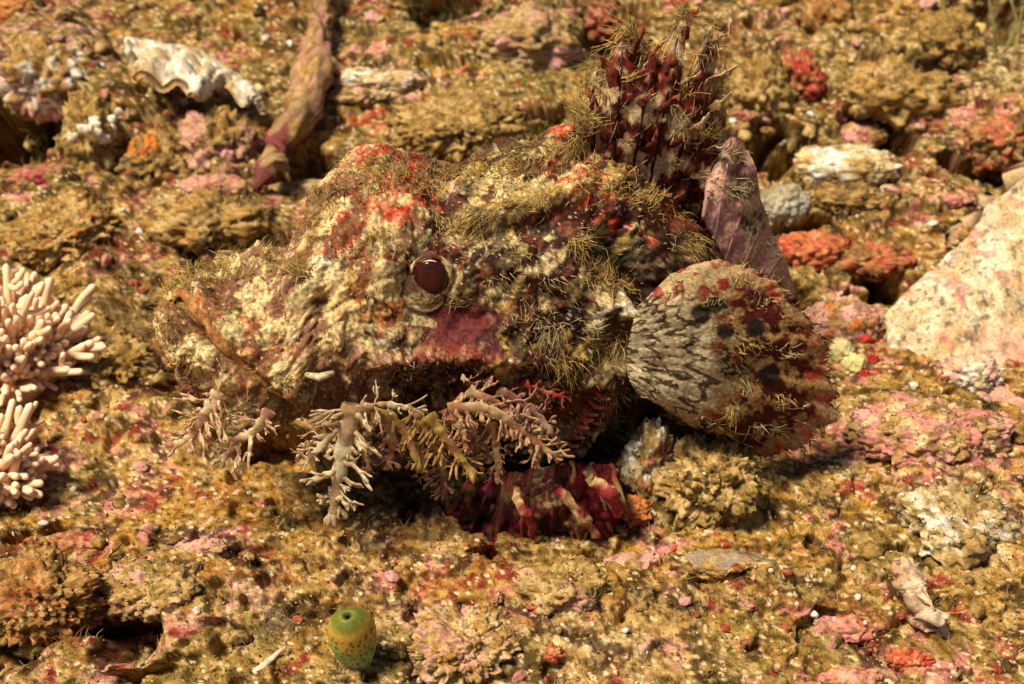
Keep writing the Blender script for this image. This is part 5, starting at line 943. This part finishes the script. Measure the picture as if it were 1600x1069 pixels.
tuft(60, 985, 300, 26, 40, (.32, .12, .03), 7, 'rusty algae tuft over the gap under the rust brown rock')
tuft(590, 785, 220, 18, 26, (.36, .26, .06), 8, 'short golden algae tuft below the big chin tentacle')
tuft(1050, 760, 260, 18, 30, (.34, .28, .10), 9, 'olive algae tuft beside the greyish white stub')
tuft(1180, 745, 260, 18, 34, (.36, .28, .10), 10, 'olive algae tuft in front of the pectoral fin')
tuft(1560, 230, 220, 18, 26, (.40, .12, .06), 11, 'red feathery algae tuft on the brick red sponge')
tuft(1510, 640, 160, 20, 20, (.30, .24, .08), 12, 'olive algae tuft at the small dark cave')
tuft(680, 40, 160, 18, 30, (.16, .17, .06), 13, 'dark green algae tuft at the far rock')
tuft(430, 1000, 160, 30, 20, (.42, .32, .18), 14, 'wispy beige algae tuft beside the green sea squirt')
tuft(562, 1046, 260, 22, 24, (.30, .20, .06), 15, 'short brown algae tuft around the foot of the green sea squirt')
# twigs and blades
def twig(label, pts, h, rad, cc, name='twig', cat='twig', group=None):
    P = spline([GP(x, y, hh) for (x, y), hh in zip(pts, h)], 16); m = np.linalg.norm(P[0] - CAM) / FPX; V_, F_, t = tube(P, rad * m * np.linspace(1, .6, 16), 7)
    V_ = V_ + (np.stack([vn3(V_ * 500, i) for i in (1, 2, 3)], 1) - .5) * .0008
    tag(mk(name, V_, F_, np.array(cc) * (.7 + .6 * vn3(V_ * 900, 4))[:, None], M_ROCK), label, cat, group)
twig('thin black twig sticking out near the crimson crust', [(152, 890), (172, 868), (194, 846)], [.001, .004, .007], 1.6, (.04, .025, .015))
twig('pale bone coloured stick lying by the sea squirt', [(396, 1052), (420, 1034), (446, 1012)], [.002, .004, .005], 6, (.62, .42, .28), 'stick', 'stick')
twig('thin reddish thread standing in olive turf', [(1258, 742), (1257, 722), (1258, 700)], [.001, .005, .009], 1.2, (.22, .06, .03))
for k, pts in enumerate([[(1560, 70), (1552, 40), (1545, -10)], [(1585, 88), (1592, 50), (1598, 10)], [(1572, 76), (1588, 40), (1580, 0)]]):
    twig(['longest thin olive sea grass blade, standing apart from the crossed pair', 'olive sea grass blade rooted lowest of the crossed pair', 'olive sea grass blade rooted higher of the crossed pair'][k], pts, [.001, .010, .020], 3.2, (.22, .18, .06), 'grass_blade', 'grass', 'sea grass blades')
for k, (x, y) in enumerate([(1476, 40), (1508, 32), (1530, 52), (1528, 272), (1548, 282), (230, 262), (336, 186), (405, 136)]):
    lump('round_pebble', 'smooth round yellowish pebble ' + near_land(x, y), 'pebble', x, y, (11, 10, 9), [(.56, .38, .12), (.62, .5, .26)], 400 + k, sub=3, rough=.1, dust=.1, speck=.2, group='round yellowish pebbles')

ROCKTOP = np.concatenate(ROCKTOPS); build_grit(); build_turf()
